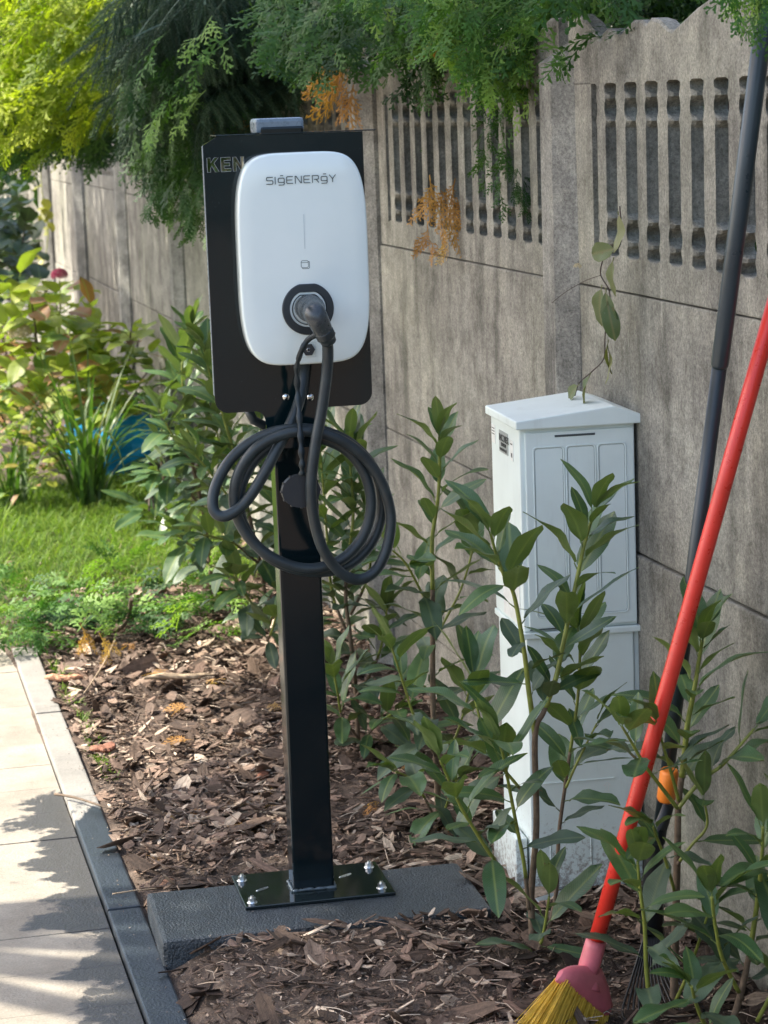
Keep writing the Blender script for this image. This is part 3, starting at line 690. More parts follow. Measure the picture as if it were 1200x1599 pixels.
for x0_, x1_ in ((-.085, .015),):
    rc = rrect(x0_, x1_, .03, .155, .003); mb = MB(); mb.tube([Vector((x, -.0045, z)) for x, z in rc+[rc[0]]], .0022, 5, cap=False); mb.build('panel_recess_rim', M_cab, low)
    mb = MB(); mb.box(x0_+.003, x1_-.003, -.0048, -.0035, .033, .152, .0004); mb.build('recess_plate', M_cab, low)
mb = MB(); mb.box(wL-.03, wL-.001, .02, dp-.03, -.05, .15, .004); mb.build('side_foot', M_cab, cab)
# labels on the left side
mb = MB(); mb.box(wL-.0015, wL+.0005, .115, .205, 1.066, 1.118); lb = mb.build('name_label', M_label, body)
def side_text(body_, size, y0, z0, parent, mat):
    me = text_mesh('label_text', body_, size, .0003, .0004); o = link('label_text', me, parent, mat)
    o.matrix_local = Matrix.Translation((wL-.0022, y0, z0)) @ Matrix.Rotation(R(-90), 4, 'Z') @ Matrix.Rotation(R(90), 4, 'X')
side_text('INCOBEX', .0235, .203, 1.094, lb, M_dark)
side_text('KRAKOW', .012, .182, 1.082, lb, M_dark); side_text('www.incobex.pl', .0115, .200, 1.071, lb, M_dark)
mb = MB(); mb.box(wL-.0015, wL+.0005, .060, .090, 1.060, 1.108); l2 = mb.build('small_label', M_sticker, body)
mb = MB(); mb.box(wL-.0020, wL-.0013, .066, .084, 1.098, 1.101); mb.box(wL-.0020, wL-.0013, .069, .079, 1.068, 1.078); mb.build('label_mark', M_dark, l2)
mb = MB(); mb.box(wL-.0015, wL+.0005, .25, .288, 1.078, 1.122); l3 = mb.build('small_label', M_sticker, body)
mb = MB(); [mb.box(wL-.0020, wL-.0013, .254, .284, z, z+.002) for z in (1.113, 1.106, 1.099)]; mb.build('label_mark', M_dark, l3)
mb = MB(); mb.prism([(.10, .845), (.18, .845), (.14, .925)], 'x', wL-.0018, wL+.0005); tri = mb.build('warning_triangle', M_yellow, body)
mb = MB(); mb.prism([(.135, .860), (.142, .881), (.136, .883), (.145, .903), (.148, .887), (.143, .885)], 'x', wL-.0024, wL-.0015); mb.build('lightning_bolt', M_dark, tri)
mb = MB(); mb.box(wL-.002, wL+.0005, .03, .20, .67, .79); mb.build('notice_plate', M_sticker, body)

# ------------------------------------------------------------------ broom and rake
h0 = atz(925, 1492, .165); h1 = atx(1200, 510, 1.84)
d = (h1-h0).normalized(); h2 = h0+d*1.75
br = thing('broom', 'red handled broom with pink head and yellow bristles leaning on the fence', 'broom', h0)
mb = MB(); mb.tube([Vector((0, 0, 0)), d*.3, d*1.0, d*1.75], .0165, 16); mb.build('handle', M_red, br)
mb = MB(); mb.tube([-d*.045, -d*.02, d*.02, d*.035], [.021, .0225, .022, .021], 16)
hh_ = aty(912, 1545, h0.y-.02)-h0
lft = aty(877, 1520, h0.y-.06)-h0; rgt = aty(948, 1582, h0.y+.03)-h0
ax = (rgt-lft).normalized(); dn = (Vector((0, 0, -1)) - ax*Vector((0, 0, -1)).dot(ax)); dn = (dn.normalized()*.9 + Vector((-.30, -.25, 0))).normalized()
wd = ax.cross(dn).normalized(); half = (rgt-lft).length/2; cen = (lft+rgt)/2
vv = []; ns = 12
for i in range(ns+1):
    u = i/ns*2-1; prof = math.sqrt(max(.05, 1-abs(u)**4)); c0 = cen+ax*half*1.04*u
    for k in range(10):
        a = 2*math.pi*k/10; tt = .024*prof; up_ = .056*prof*(1.25-.75*abs(u))
        vv.append(c0 + wd*tt*math.cos(a) - dn*(up_*math.sin(a) if math.sin(a) > 0 else .022*math.sin(a)))
ff = [(i*10+k, i*10+(k+1) % 10, (i+1)*10+(k+1) % 10, (i+1)*10+k) for i in range(ns) for k in range(10)]
mb.add(vv, ff, True); b0 = len(mb.v)-len(vv); mb.f += [tuple(b0+k for k in range(10)), tuple(b0+ns*10+k for k in range(10))]; mb.sm += [False]*2; mb.mi += [0]*2
mb.tube([-d*.04, (cen-dn*.012)*.6-d*.015, cen-dn*.008], [.020, .024, .03], 12); mb.build('broom_head', M_pink, br)
V, Fc = [], []
for i in range(1300):
    u = RNG.uniform(-.93, .93); q = RNG.uniform(-.016, .016); p0_ = cen+ax*half*u+wd*q+dn*.008
    ln = RNG.uniform(.125, .145); dd = (dn+ax*u*.22+wd*q*9+Vector((0, 0, -.1))+Vector(RNG.normal(0, .03, 3))).normalized(); p1_ = p0_+dd*ln+Vector((0, 0, 0))
    sd_ = dd.cross(Vector(RNG.normal(0, 1, 3))).normalized()*.0008; s2_ = dd.cross(sd_).normalized()*.0008; b_ = len(V)
    for c0, kx in ((p0_, 1), (p1_, .8)): V += [tuple(c0+sd_*kx), tuple(c0-sd_*.5*kx+s2_*kx), tuple(c0-sd_*.5*kx-s2_*kx)]
    for k in range(3): Fc.append((b_+k, b_+(k+1) % 3, b_+3+(k+1) % 3, b_+3+k))
o = link('bristles', nmesh('bristles', V, Fc, M_bristle), br); o['kind'] = 'stuff'

p0_ = atz(1022, 1560, .02); 
q1 = atx(1190, 60, 1.80); q0 = aty(1020, 1380, p0_.y+.12)
dd = (q1-q0).normalized(); L0 = (q1-q0).length
rk = thing('leaf_rake', 'dark leaf rake with black tines and orange clamp, leaning beside the red broom', 'rake', q0)
j1 = (aty(1127, 575, 1)-q0)  # joint where the wider upper tube starts
tj = .645*L0
mb = MB(); mb.tube([dd*.10, dd*tj*.5, dd*tj], .0152, 14); mb.build('lower_pole', M_pole, rk)
mb = MB(); mb.tube([dd*(tj-.01), dd*(tj-.002), dd*(tj+.1), dd*(L0+.6)], [.0150, .0178, .0178, .0178], 16); mb.build('upper_pole', M_poleup, rk)
oc = aty(1043, 1226, q0.y-.09)-q0
mb = MB(); mb.tube([oc-dd*.036, oc-dd*.03, oc+dd*.03, oc+dd*.036], [.017, .020, .020, .017], 12); mb.build('clamp', M_orange, rk)
foot = Vector(p0_)-q0
mb = MB(); mb.tube([oc-dd*.05+Vector((.02, .03, 0)), dd*.10+Vector((-.005, .01, 0)), foot*.45+Vector((0, .01, .0))], [.014, .02, .026], 10); mb.build('rake_socket', M_tine, rk)
for i in range(15):
    u = (i-7)/7; a0 = foot*.42+Vector((u*.018, 0, 0)); a1 = foot*.8+Vector((u*.05, 0, 0)); a2 = foot+Vector((u*.085, -.04, .0)); a3 = a2+Vector((0, -.03, -.015))
    mb = MB(); mb.tube(spline([a0, a1, a2, a3], 4), .0028, 5); mb.build('tine', M_tine, rk)

# ------------------------------------------------------------------ leaves and shrubs
def leaf_mesh(name, Lg, W, bend, fold, mat, tipk=1.0, wavy=0.0, nseg=9, seed=0, base_pos=.5, petiole=.1):
    rn = random.Random(seed); vv = []; ff = []
    pet = Lg*petiole
    for i in range(nseg+1):
        t_ = i/nseg; wdt = W/2*(math.sin(math.pi*t_**1.02)**.54)*(1-.08*t_) if 0 < t_ < 1 else .0006
        wdt = max(wdt, .0007)
        yy = pet+Lg*t_; z = -bend*Lg*(t_**2)
        wob = wavy*math.sin(t_*11+seed)*W
        tw = wavy*.6*math.sin(t_*3+seed*2)
        for u in (-1, -.5, 0, .5, 1):
            zz = z + abs(u)*wdt*fold - (abs(u)**3)*wdt*fold*.35 + (wob*u*u*.6) + tw*u*wdt
            vv.append((u*wdt, yy*(1-.08*bend*t_), zz))
    for i in range(nseg):
        for k in range(4): ff.append((i*5+k, i*5+k+1, (i+1)*5+k+1, (i+1)*5+k))
    b_ = len(vv); r_ = .0016
    vv += [(-r_, 0, 0), (r_, 0, 0), (0, 0, -r_*1.6), (-r_*.8, pet, 0), (r_*.8, pet, 0), (0, pet, -r_*1.3)]
    ff += [(b_, b_+1, b_+4, b_+3), (b_+1, b_+2, b_+5, b_+4), (b_+2, b_, b_+3, b_+5)]
    me = bpy.data.meshes.new(name); me.from_pydata(vv, [], ff); me.polygons.foreach_set('use_smooth', [True]*len(ff)); me.materials.append(mat); me.update(); return me
LV = [leaf_mesh('laurel_leaf', .142, .053, .06+.14*(i % 4), .16+.14*(i % 3), M_laurel, wavy=.05+.05*(i % 3), seed=i) for i in range(10)]
LO = [leaf_mesh('laurel_leaf', .134, .053, .15+.16*(i % 3), .2+.12*(i % 3), M_laurel_old, wavy=.12+.05*(i % 3), seed=20+i) for i in range(5)]
def place_leaf(parent, meshes, P, dirn, scale, roll=0., name='leaf'):
    """dirn: direction of the leaf blade; its upper side is kept towards the sky"""
    y_ = dirn.normalized(); up = Vector((0, 0, 1)); up = (up-y_*up.dot(y_))
    if up.length < .05: up = Vector((random.uniform(-1, 1), random.uniform(-1, 1), 0)); up = up-y_*up.dot(y_)
    up.normalize(); x_ = y_.cross(up)
    m3 = Matrix((x_, y_, up)).transposed() @ Matrix.Rotation(roll, 3, 'Y')
    mw = Matrix.Translation(P) @ m3.to_4x4() @ Matrix.Diagonal((scale*random.uniform(.9, 1.12), scale, scale, 1))
    return link(name, random.choice(meshes), parent, mw=mw)
def shrub(name, label, stems, cat='shrub', group='young cherry laurel shrubs planted along the fence', leaf_scale=1., seed=1, dens=1.0, base=None):
    """stems: list of dict(pts world, r0, r1, green (fraction from which the shoot is green), leaf0 (fraction where leaves start), n)"""
    random.seed(seed); b0 = Vector(base if base else stems[0]['pts'][0]); b0 = Vector((b0.x, b0.y, 0))
    t = thing(name, label, cat, b0, 0, group)
    for s in stems:
        P = [Vector(p)-b0 for p in s['pts']]; sp = spline(P, 8); n = len(sp); r0, r1 = s.get('r', (.007, .003))
        rs = [r0+(r1-r0)*i/(n-1) for i in range(n)]
        k = int(n*s.get('green', .4)); k = max(0, min(n-2, k))
        if k >= 2:
            mb = MB(); mb.tube(sp[:k+1], rs[:k+1], 8); mb.build('stem', M_stem, t)
        if k < n-2:
            mb = MB(); mb.tube(sp[k:], rs[k:], 7); mb.build('shoot', M_shoot, t)
        L_ = sum((sp[i+1]-sp[i]).length for i in range(n-1)); l0 = s.get('leaf0', .15)
        cnt = int(L_*(1-l0)/.0215*dens*s.get('d', 1)); ang = random.uniform(0, 6.28)
        for j in range(cnt):
            f = l0+(1-l0)*(j+.5)/cnt; fi = f*(n-1); i = int(fi); p = sp[i].lerp(sp[min(i+1, n-1)], fi-i); tg = (sp[min(i+1, n-1)]-sp[max(i-1, 0)]).normalized()
            ang += 2.4+random.uniform(-.25, .25)
            sx = tg.cross(Vector((.3, .9, .1))).normalized(); sy = tg.cross(sx)
            out = sx*math.cos(ang)+sy*math.sin(ang)
            young = f > .8
            lift = (.85+1.1*max(0, (f-.65)/.35)) if not f < .4 else random.uniform(.1, .75)
            dr = (out+tg*lift+Vector((0, 0, random.uniform(-.12, .18)))).normalized()
            sc_ = leaf_scale*random.uniform(.62, 1.2)*(1-.18*max(0, (f-.85)/.15))
            old = f < .5 and random.random() < .55
            place_leaf(t, LO if old else LV, p+out*rs[i]*.6, dr, sc_, random.uniform(-.35, .35))
        for q in range(2):
            dr = (tg+Vector((random.uniform(-.35, .35), random.uniform(-.35, .35), .1))).normalized(); place_leaf(t, LV, sp[-1], dr, leaf_scale*.75, random.uniform(-.5, .5))
    return t
def S(pts, Y0, Y1=None, **k):
    """stem through picture points with a depth that runs from Y0 to Y1"""
    Y1 = Y0 if Y1 is None else Y1; n = len(pts)
    k['pts'] = [aty(x, y_, Y0+(Y1-Y0)*i/max(1, n-1)) for i, (x, y_) in enumerate(pts)]; return k
# A: in front of the cabinet
shrub('cherry_laurel', 'tall cherry laurel with forked stems directly in front of the grey cabinet', [
    S([(834, 1500), (830, 1400), (838, 1290), (836, 1150), (850, 1110), (868, 1060), (884, 985), (902, 900), (914, 845), (928, 800)], 4.84, 4.80, r=(.0085, .0035), green=.46, leaf0=.45),
    S([(826, 1420), (819, 1352), (806, 1285), (795, 1227), (786, 1180), (779, 1158)], 4.82, 4.74, r=(.005, .003), green=.15, leaf0=.25),
    S([(792, 1400), (776, 1350), (758, 1322), (738, 1290), (721, 1262), (700, 1215), (688, 1187)], 4.82, 4.72, r=(.005, .003), green=.2, leaf0=.15),
    S([(836, 1150), (826, 1080), (818, 1012), (803, 930), (790, 905), (776, 868), (766, 832)], 4.83, 4.78, r=(.0065, .003), green=.02, leaf0=.12),
    S([(850, 1480), (868, 1400), (873, 1304), (883, 1227), (892, 1165), (903, 1085), (906, 1010), (903, 985)], 4.95, 4.93, r=(.0055, .003), green=.55, leaf0=.3),
    S([(884, 1230), (902, 1190), (918, 1158), (932, 1130)], 4.93, 4.88, r=(.0035, .002), green=.0, leaf0=.2, d=.8),
    S([(834, 1500), (846, 1470), (852, 1440), (858, 1400)], 4.80, 4.74, r=(.004, .003), green=.3, leaf0=.1, d=1.3),
    S([(820, 1240), (790, 1205), (768, 1180), (744, 1100), (740, 1060)], 4.86, 4.9, r=(.004, .0025), green=.1, leaf0=.2),
], seed=11, leaf_scale=1.02, dens=.88)
# B: left of the cabinet
bB = atz(685, 1300)
shrub('cherry_laurel', 'tall slender cherry laurel between the charging post and the grey cabinet', [
    S([(685, 1300), (682, 1200), (677, 1110), (676, 1000), (676, 930), (675, 845), (684, 780), (687, 724), (686, 682)], 5.85, 5.72, r=(.009, .0035), green=.52, leaf0=.2),
    S([(676, 960), (655, 918), (634, 880), (614, 860)], 5.80, 5.70, r=(.004, .0025), green=.1, leaf0=.2),
    S([(677, 1000), (700, 960), (722, 915), (738, 860), (742, 830)], 5.80, 5.78, r=(.004, .0025), green=.1, leaf0=.15),
    S([(680, 1180), (648, 1120), (628, 1060), (612, 1010)], 5.82, 5.72, r=(.004, .0025), green=.2, leaf0=.1),
    S([(682, 1200), (712, 1150), (730, 1090), (742, 1040)], 5.84, 5.8, r=(.004, .0025), green=.2, leaf0=.1),
    S([(685, 1290), (660, 1240), (640, 1215), (618, 1205)], 5.80, 5.66, r=(.004, .0025), green=.3, leaf0=.1),
    S([(686, 1300), (700, 1250), (715, 1215)], 5.80, 5.7, r=(.004, .0025), green=.3, leaf0=.1, d=1.4),
], seed=12, leaf_scale=1.03, dens=.8)
# C: right, in front of the broom
shrub('cherry_laurel', 'cherry laurel with a pale brown stem overlapping the red broom handle', [
    S([(1052, 1580), (1055, 1450), (1058, 1337), (1060, 1255), (1068, 1190), (1074, 1130), (1083, 1085), (1092, 1030), (1097, 1000)], 4.47, 4.40, r=(.0095, .0035), green=.45, leaf0=.42),
    S([(1060, 1250), (1048, 1205), (1036, 1165), (1027, 1130)], 4.43, 4.37, r=(.004, .0025), green=0, leaf0=.25),
    S([(1058, 1262), (1030, 1225), (1008, 1196), (986, 1158), (972, 1135)], 4.42, 4.30, r=(.0045, .0025), green=0, leaf0=.35),
    S([(1060, 1262), (1085, 1230), (1110, 1208), (1128, 1195), (1155, 1165), (1178, 1138)], 4.43, 4.38, r=(.005, .003), green=0, leaf0=.35, d=.9),
    S([(1056, 1400), (1040, 1345), (1025, 1305), (1020, 1290)], 4.43, 4.36, r=(.004, .0025), green=.1, leaf0=.3),
    S([(1020, 1600), (1010, 1520), (1007, 1447), (1000, 1390), (996, 1345)], 4.36, 4.30, r=(.0055, .003), green=.1, leaf0=.15),
    S([(1058, 1350), (1080, 1320), (1104, 1290), (1100, 1250)], 4.44, 4.40, r=(.004, .0025), green=.1, leaf0=.3, d=.8),
    S([(1052, 1570), (1075, 1520), (1092, 1470), (1105, 1430)], 4.44, 4.34, r=(.0045, .0025), green=.1, leaf0=.2),
], seed=13, leaf_scale=.98, dens=.84)
# D: bottom right corner
shrub('cherry_laurel', 'cherry laurel cut by the right edge of the picture in the lower right corner', [
    S([(1140, 1610), (1160, 1540), (1174, 1468), (1184, 1400), (1190, 1340), (1192, 1290)], 4.30, 4.22, r=(.008, .003), green=.35, leaf0=.2),
    S([(1184, 1400), (1210, 1350), (1225, 1300), (1230, 1260)], 4.26, 4.22, r=(.005, .003), green=.1, leaf0=.2),
    S([(1160, 1560), (1130, 1500), (1118, 1450), (1112, 1400)], 4.27, 4.18, r=(.005, .003), green=.1, leaf0=.2),
    S([(1180, 1600), (1215, 1530), (1230, 1480)], 4.22, 4.15, r=(.005, .003), green=.1, leaf0=.2),
    S([(1110, 1620), (1090, 1575), (1080, 1540)], 4.22, 4.12, r=(.005, .003), green=.1, leaf0=.1),
], seed=14, leaf_scale=.98, dens=.9)
# E, G: behind the post on the right
shrub('cherry_laurel', 'low dark cherry laurel showing just right of the black post', [
    S([(560, 1170), (556, 1080), (548, 1000), (540, 930), (545, 870), (552, 800), (548, 740), (545, 690)], 6.75, 6.65, r=(.008, .003), green=.5, leaf0=.15),
    S([(556, 1090), (585, 1040), (600, 990), (604, 950)], 6.72, 6.62, r=(.005, .003), green=.4, leaf0=.2),
    S([(558, 1150), (535, 1120), (528, 1085), (520, 1040)], 6.70, 6.6, r=(.005, .003), green=.4, leaf0=.2),
    S([(560, 1165), (590, 1130), (620, 1110)], 6.66, 6.5, r=(.005, .003), green=.4, leaf0=.1, d=1.3),
    S([(548, 1000), (520, 930), (512, 850), (505, 760), (500, 700)], 6.74, 6.72, r=(.005, .003), green=.2, leaf0=.1),
    S([(548, 960), (575, 900), (580, 840), (574, 780)], 6.74, 6.70, r=(.005, .003), green=.2, leaf0=.1),
], seed=15, leaf_scale=1.05, dens=1.25)
# F: left of the post, and the ones behind it
shrub('cherry_laurel', 'bushy cherry laurel filling the space left of the black post', [
    S([(418, 985), (410, 900), (395, 830), (375, 740), (352, 660), (330, 590), (318, 540)], 7.95, 7.85, r=(.009, .003), green=.45, leaf0=.15),
    S([(410, 920), (435, 850), (438, 780), (430, 720)], 7.95, 7.9, r=(.005, .003), green=.3, leaf0=.15),
    S([(404, 880), (368, 850), (340, 840), (318, 835)], 7.90, 7.7, r=(.005, .003), green=.3, leaf0=.15),
    S([(398, 840), (360, 780), (330, 740), (305, 710)], 7.92, 7.8, r=(.005, .003), green=.2, leaf0=.15),
    S([(416, 970), (385, 930), (368, 900)], 7.85, 7.72, r=(.005, .003), green=.3, leaf0=.1, d=1.3),
    S([(418, 985), (430, 950), (445, 900)], 7.85, 7.75, r=(.005, .003), green=.3, leaf0=.1, d=1.3),
    S([(418, 1000), (425, 985), (432, 960)], 7.7, 7.6, r=(.005, .003), green=.3, leaf0=.0, d=1.6),
    S([(380, 760), (400, 720), (408, 680), (404, 640)], 7.92, 7.9, r=(.005, .003), green=.1, leaf0=.1),
], seed=16, leaf_scale=1.05, dens=1.25)
shrub('cherry_laurel', 'cherry laurel reaching up the fence just left of the backboard', [
    S([(330, 900), (318, 800), (300, 720), (290, 640), (285, 570), (300, 510)], 9.1, 9.0, r=(.009, .003), green=.45, leaf0=.15),
    S([(318, 800), (290, 760), (262, 740), (245, 735)], 9.05, 8.9, r=(.005, .003), green=.3, leaf0=.15),
    S([(300, 720), (270, 680), (250, 640)], 9.05, 8.95, r=(.005, .003), green=.3, leaf0=.15),
    S([(326, 880), (295, 850), (270, 830)], 9.0, 8.85, r=(.005, .003), green=.3, leaf0=.1, d=1.3),
    S([(322, 830), (345, 760), (345, 700), (330, 650)], 9.05, 9.0, r=(.005, .003), green=.3, leaf0=.1),
    S([(305, 740), (330, 640), (335, 580)], 9.1, 9.1, r=(.005, .003), green=.3, leaf0=.1),
], seed=17, leaf_scale=1.1, dens=1.25)
shrub('cherry_laurel', 'farthest and smallest cherry laurel, beside the blue bag', [
    S([(262, 800), (255, 740), (250, 690), (262, 640)], 10.6, 10.6, r=(.007, .003), green=.45, leaf0=.15),
    S([(258, 770), (280, 730), (285, 690)], 10.6, 10.5, r=(.005, .003), green=.3, leaf0=.15),
], seed=18, leaf_scale=1.0, dens=1.3)
random.seed(21)

# ------------------------------------------------------------------ bark mulch
def chips():
    # template: irregular plate, long axis x
    T = []
    for k in range(8):
        rn = np.random.default_rng(100+k); n = 7; a = np.sort(np.linspace(0, 2*np.pi, n, endpoint=False)+rn.uniform(-.3, .3, n))
        rad = rn.uniform(.7, 1.1, n); x = np.cos(a)*rad; y_ = np.sin(a)*rad*rn.uniform(.35, .6); zt_ = .11+rn.uniform(-.04, .10, n)
        bend = rn.uniform(-.25, .3); top = np.stack([x, y_, zt_+bend*x*x], 1); bot = np.stack([x*.94, y_*.94, -.08+rn.uniform(-.04, .04, n)+bend*x*x], 1)
        V = np.concatenate([top, bot, [[0, 0, .17+rn.uniform(-.06, .1)]], [[0, 0, -.1]]])
        Fc = [[i, (i+1) % n, 14] for i in range(n)] + [[n+(i+1) % n, n+i, 15] for i in range(n)]
        for i in range(n): Fc += [[i, n+i, n+(i+1) % n], [i, n+(i+1) % n, (i+1) % n]]
        T.append((V, np.array(Fc)))
    Vs, Fs, Ts, Ls = [], [], [], []; base_ = 0
    def put(x, y_, z, size, tint):
        nonlocal base_
        V, Fc = T[RNG.integers(8)]; q = RNG.uniform(0, 2*np.pi); ax_, ay = RNG.normal(0, .34, 2)
        sx = size*RNG.uniform(.7, 1.3); S_ = V*[sx, sx*RNG.uniform(.38, 1.1), max(.003, min(.016, size)*RNG.uniform(.45, .9))]
        cz, sz = np.cos(q), np.sin(q); Rz = np.array([[cz, -sz, 0], [sz, cz, 0], [0, 0, 1]])
        Rx = np.array([[1, 0, 0], [0, np.cos(ax_), -np.sin(ax_)], [0, np.sin(ax_), np.cos(ax_)]]); Ry = np.array([[np.cos(ay), 0, np.sin(ay)], [0, 1, 0], [-np.sin(ay), 0, np.cos(ay)]])
        Vs.append(S_ @ (Rz @ Rx @ Ry).T + [x, y_, z]); Fs.append(Fc+base_); Ts.append(np.full(len(V), tint)); Ls.append(V*[size*8, size*60, 1]+RNG.uniform(0, 50, 3)); base_ += len(V)
    def blocked(x, y_): return (.66 < x < 1.45 and 5.02 < y_ < 5.42) or x < .692+(y_-4.7)*.013 or x > 1.88
    n = 0
    while n < 27000:
        y_ = 3.1+RNG.random()**1.15*8.4; x = RNG.uniform(.68, 1.9)
        if blocked(x, y_): continue
        v = noise.noise(Vector((x*2.2, y_*1.4, 9)))
        if y_ < 5.0 and x < 1.5:  # bare earth patch in the foreground
            if RNG.random() < .45+.5*(noise.noise(Vector((x*4, y_*4, 2))) > -.05)*.7: 
                if RNG.random() < .75:
                    put(x, y_, ground_z(x, y_)+.004, RNG.uniform(.004, .012), RNG.beta(2, 2)); n += 1; continue
        if y_ > 8.9 and RNG.random() < (y_-8.9)/2.2: continue
        if v < -.12 and RNG.random() < .55: put(x, y_, ground_z(x, y_)+.004, RNG.uniform(.003, .010), RNG.beta(2, 2.6)); n += 1; continue
        size = float(np.clip(RNG.lognormal(-4.15, .66), .005, .075)); lay = RNG.random()
        tint = float(np.clip(RNG.beta(1.7, 2.2)+v*.3, 0, 1))
        if RNG.random() < .045: tint = RNG.uniform(.85, 1)
        put(x, y_, ground_z(x, y_)+.004+lay*.020, size, tint); n += 1
    o = link('bark_mulch', nmesh('bark_mulch', np.concatenate(Vs), np.concatenate(Fs), M_bark, np.concatenate(Ts), loc3=np.concatenate(Ls)))
    tag(o, 'loose brown bark mulch covering the bed under the charger and shrubs', 'bark mulch', kind='stuff')
    # crumbs
    Vs.clear(); Fs.clear(); Ts.clear(); Ls.clear(); base_ = 0; n = 0
    while n < 17000:
        y_ = 4.0+RNG.random()**1.5*5.5; x = RNG.uniform(.63, 1.85)
        if blocked(x, y_): 
            if RNG.random() > (.02 if x > .7 else .10) or x < .5 or x > 1.88: continue
            z = .072 if (x > .7 and 5.04 < y_ < 5.38) else .014
            put(x, y_, z, .003, RNG.random()); n += 1; continue
        put(x, y_, ground_z(x, y_)+.006+RNG.random()*.008, RNG.uniform(.002, .007), RNG.beta(1.6, 1.8)); n += 1
    o = link('bark_crumbs', nmesh('bark_crumbs', np.concatenate(Vs), np.concatenate(Fs), M_bark, np.concatenate(Ts)))
    tag(o, 'fine crumbs of bark and soil between the larger mulch pieces', 'bark crumbs', kind='stuff')
chips()
# dry needles and thin twigs scattered over the mulch
def litter():
    Vs, Fs, Ts = [], [], []; b_ = 0
    for i in range(900):
        y_ = 4.1+RNG.random()**1.3*5.3; x = RNG.uniform(.72, 1.8)
        if .66 < x < 1.45 and 5.02 < y_ < 5.42: continue
        L_ = RNG.uniform(.015, .07); a = RNG.uniform(0, np.pi); z = ground_z(x, y_)+.026; r_ = RNG.uniform(.0007, .0016)
        d_ = np.array([np.cos(a), np.sin(a), RNG.normal(0, .15)]); s_ = np.array([-np.sin(a), np.cos(a), 0])*r_; u_ = np.array([0, 0, r_])
        c_ = np.array([x, y_, z]); mid = c_+np.array([-np.sin(a), np.cos(a), 0])*RNG.normal(0, .006)+[0, 0, .003]
        for p in (c_-d_*L_/2, mid, c_+d_*L_/2): Vs += [p-s_, p+s_, p+u_]
        for k in range(2):
            for e in range(3): Fs.append((b_+k*3+e, b_+k*3+(e+1) % 3, b_+k*3+3+(e+1) % 3, b_+k*3+3+e))
        Ts += [RNG.uniform(.45, 1)]*9; b_ += 9
    o = link('dry_litter', nmesh('dry_litter', np.array(Vs), np.array(Fs), M_bark, Ts)); tag(o, 'thin dry twigs and needles scattered on the mulch', 'litter', kind='stuff')
litter()

def bark_piece(name, label, cat, P, size, rz, mat, seed, tilt=.05):
    rn = random.Random(seed); Lx, Wy, Hz = size; mb = MB(); n = 14; vv = []
    for i in range(n+1):
        u = i/n*2-1; wv = Wy/2*(1-abs(u)**3*.75)*rn.uniform(.85, 1.12); ht = Hz*(1-abs(u)**4*.6)
        for k in range(10):
            a = 2*math.pi*k/10; vv.append((u*Lx/2+rn.uniform(-1, 1)*Lx*.008, wv*math.cos(a)*rn.uniform(.92, 1.06)+Wy*.12*math.sin(u*2.1+seed), ht*(.5+.5*math.sin(a))*rn.uniform(.8, 1.15)+Hz*.2*math.sin(u*3+seed)))
    ff = [(i*10+k, i*10+(k+1) % 10, (i+1)*10+(k+1) % 10, (i+1)*10+k) for i in range(n) for k in range(10)]
    mb.add(vv, ff, False); mb.f += [tuple(range(10)), tuple(n*10+k for k in range(10))]; mb.sm += [False]*2; mb.mi += [0]*2
    o = mb.build(name, mat); o.location = P; o.rotation_euler = (0, tilt, rz); tag(o, label, cat); return o
g = lambda x, y_, z=.012: atz(x, y_, z)
bark_piece('bark_slab', 'long curved slab of brown bark lying against the front of the black slab', 'bark piece', g(400, 1466, .015), (.23, .05, .035), R(14), M_barkdark, 3)
bark_piece('bark_piece', 'tan orange bark chunk at the left end below the black slab', 'bark piece', g(326, 1490, .015), (.06, .055, .03), R(60), M_barktan, 4)
bark_piece('bark_piece', 'reddish brown bark chip near the kerb in the middle of the mulch', 'bark piece', g(162, 1172, .02), (.085, .06, .022), R(20), M_barkred, 5)
bark_piece('bark_piece', 'rust red bark strip lying left of the black post', 'bark piece', g(412, 1212, .02), (.10, .035, .02), R(55), M_barkred, 6)
bark_piece('bark_piece', 'dark rough bark log behind the right end of the black slab', 'bark piece', g(625, 1312, .015), (.13, .055, .04), R(40), M_barkdark, 7)
bark_piece('bark_piece', 'flat dark red bark piece behind the black slab', 'bark piece', g(322, 1325, .015), (.13, .04, .02), R(8), M_barkred, 8)
bark_piece('bark_piece', 'pair-toned orange bark flakes at the rear left corner of the black slab', 'bark piece', g(272, 1382, .015), (.075, .03, .015), R(20), M_barktan, 9)
bark_piece('bark_piece', 'pale wood splinter lying flat in the sunlit mulch patch', 'wood splinter', g(280, 1060, .025), (.24, .03, .02), R(3), M_twig, 10)
bark_piece('bark_piece', 'broad pinkish bark sheet next to the kerb at the sunlit patch', 'bark piece', g(100, 1062, .02), (.13, .04, .022), R(-6), M_barktan, 11)
bark_piece('bark_piece', 'long grey bark strip behind the black slab, right of the post', 'bark piece', g(655, 1352, .02), (.18, .035, .02), R(5), M_twig, 12)
def twig(label, pts, r, mat=M_twig, cat='twig'):
    mb = MB(); q = spline([atz(x, y_, z) for x, y_, z in pts], 6); c0 = q[0].copy(); mb.tube([p-c0 for p in q], [r*(1-.5*i/len(q)) for i in range(len(q))], 6)
    o = mb.build('twig', mat); o.location = c0; tag(o, label, cat)
twig('long pale stick lying across the mulch left of the post', [(452, 1272, .03), (400, 1268, .035), (350, 1272, .03), (300, 1282, .03)], .006)
twig('brown stick end lying over the kerb and mulch edge', [(86, 1240, .025), (120, 1246, .03), (170, 1262, .03), (215, 1275, .02)], .004, M_stem)
twig('thin tan straw across the painted kerb to the slab corner', [(176, 1396, .03), (215, 1390, .03), (245, 1387, .03)], .002)
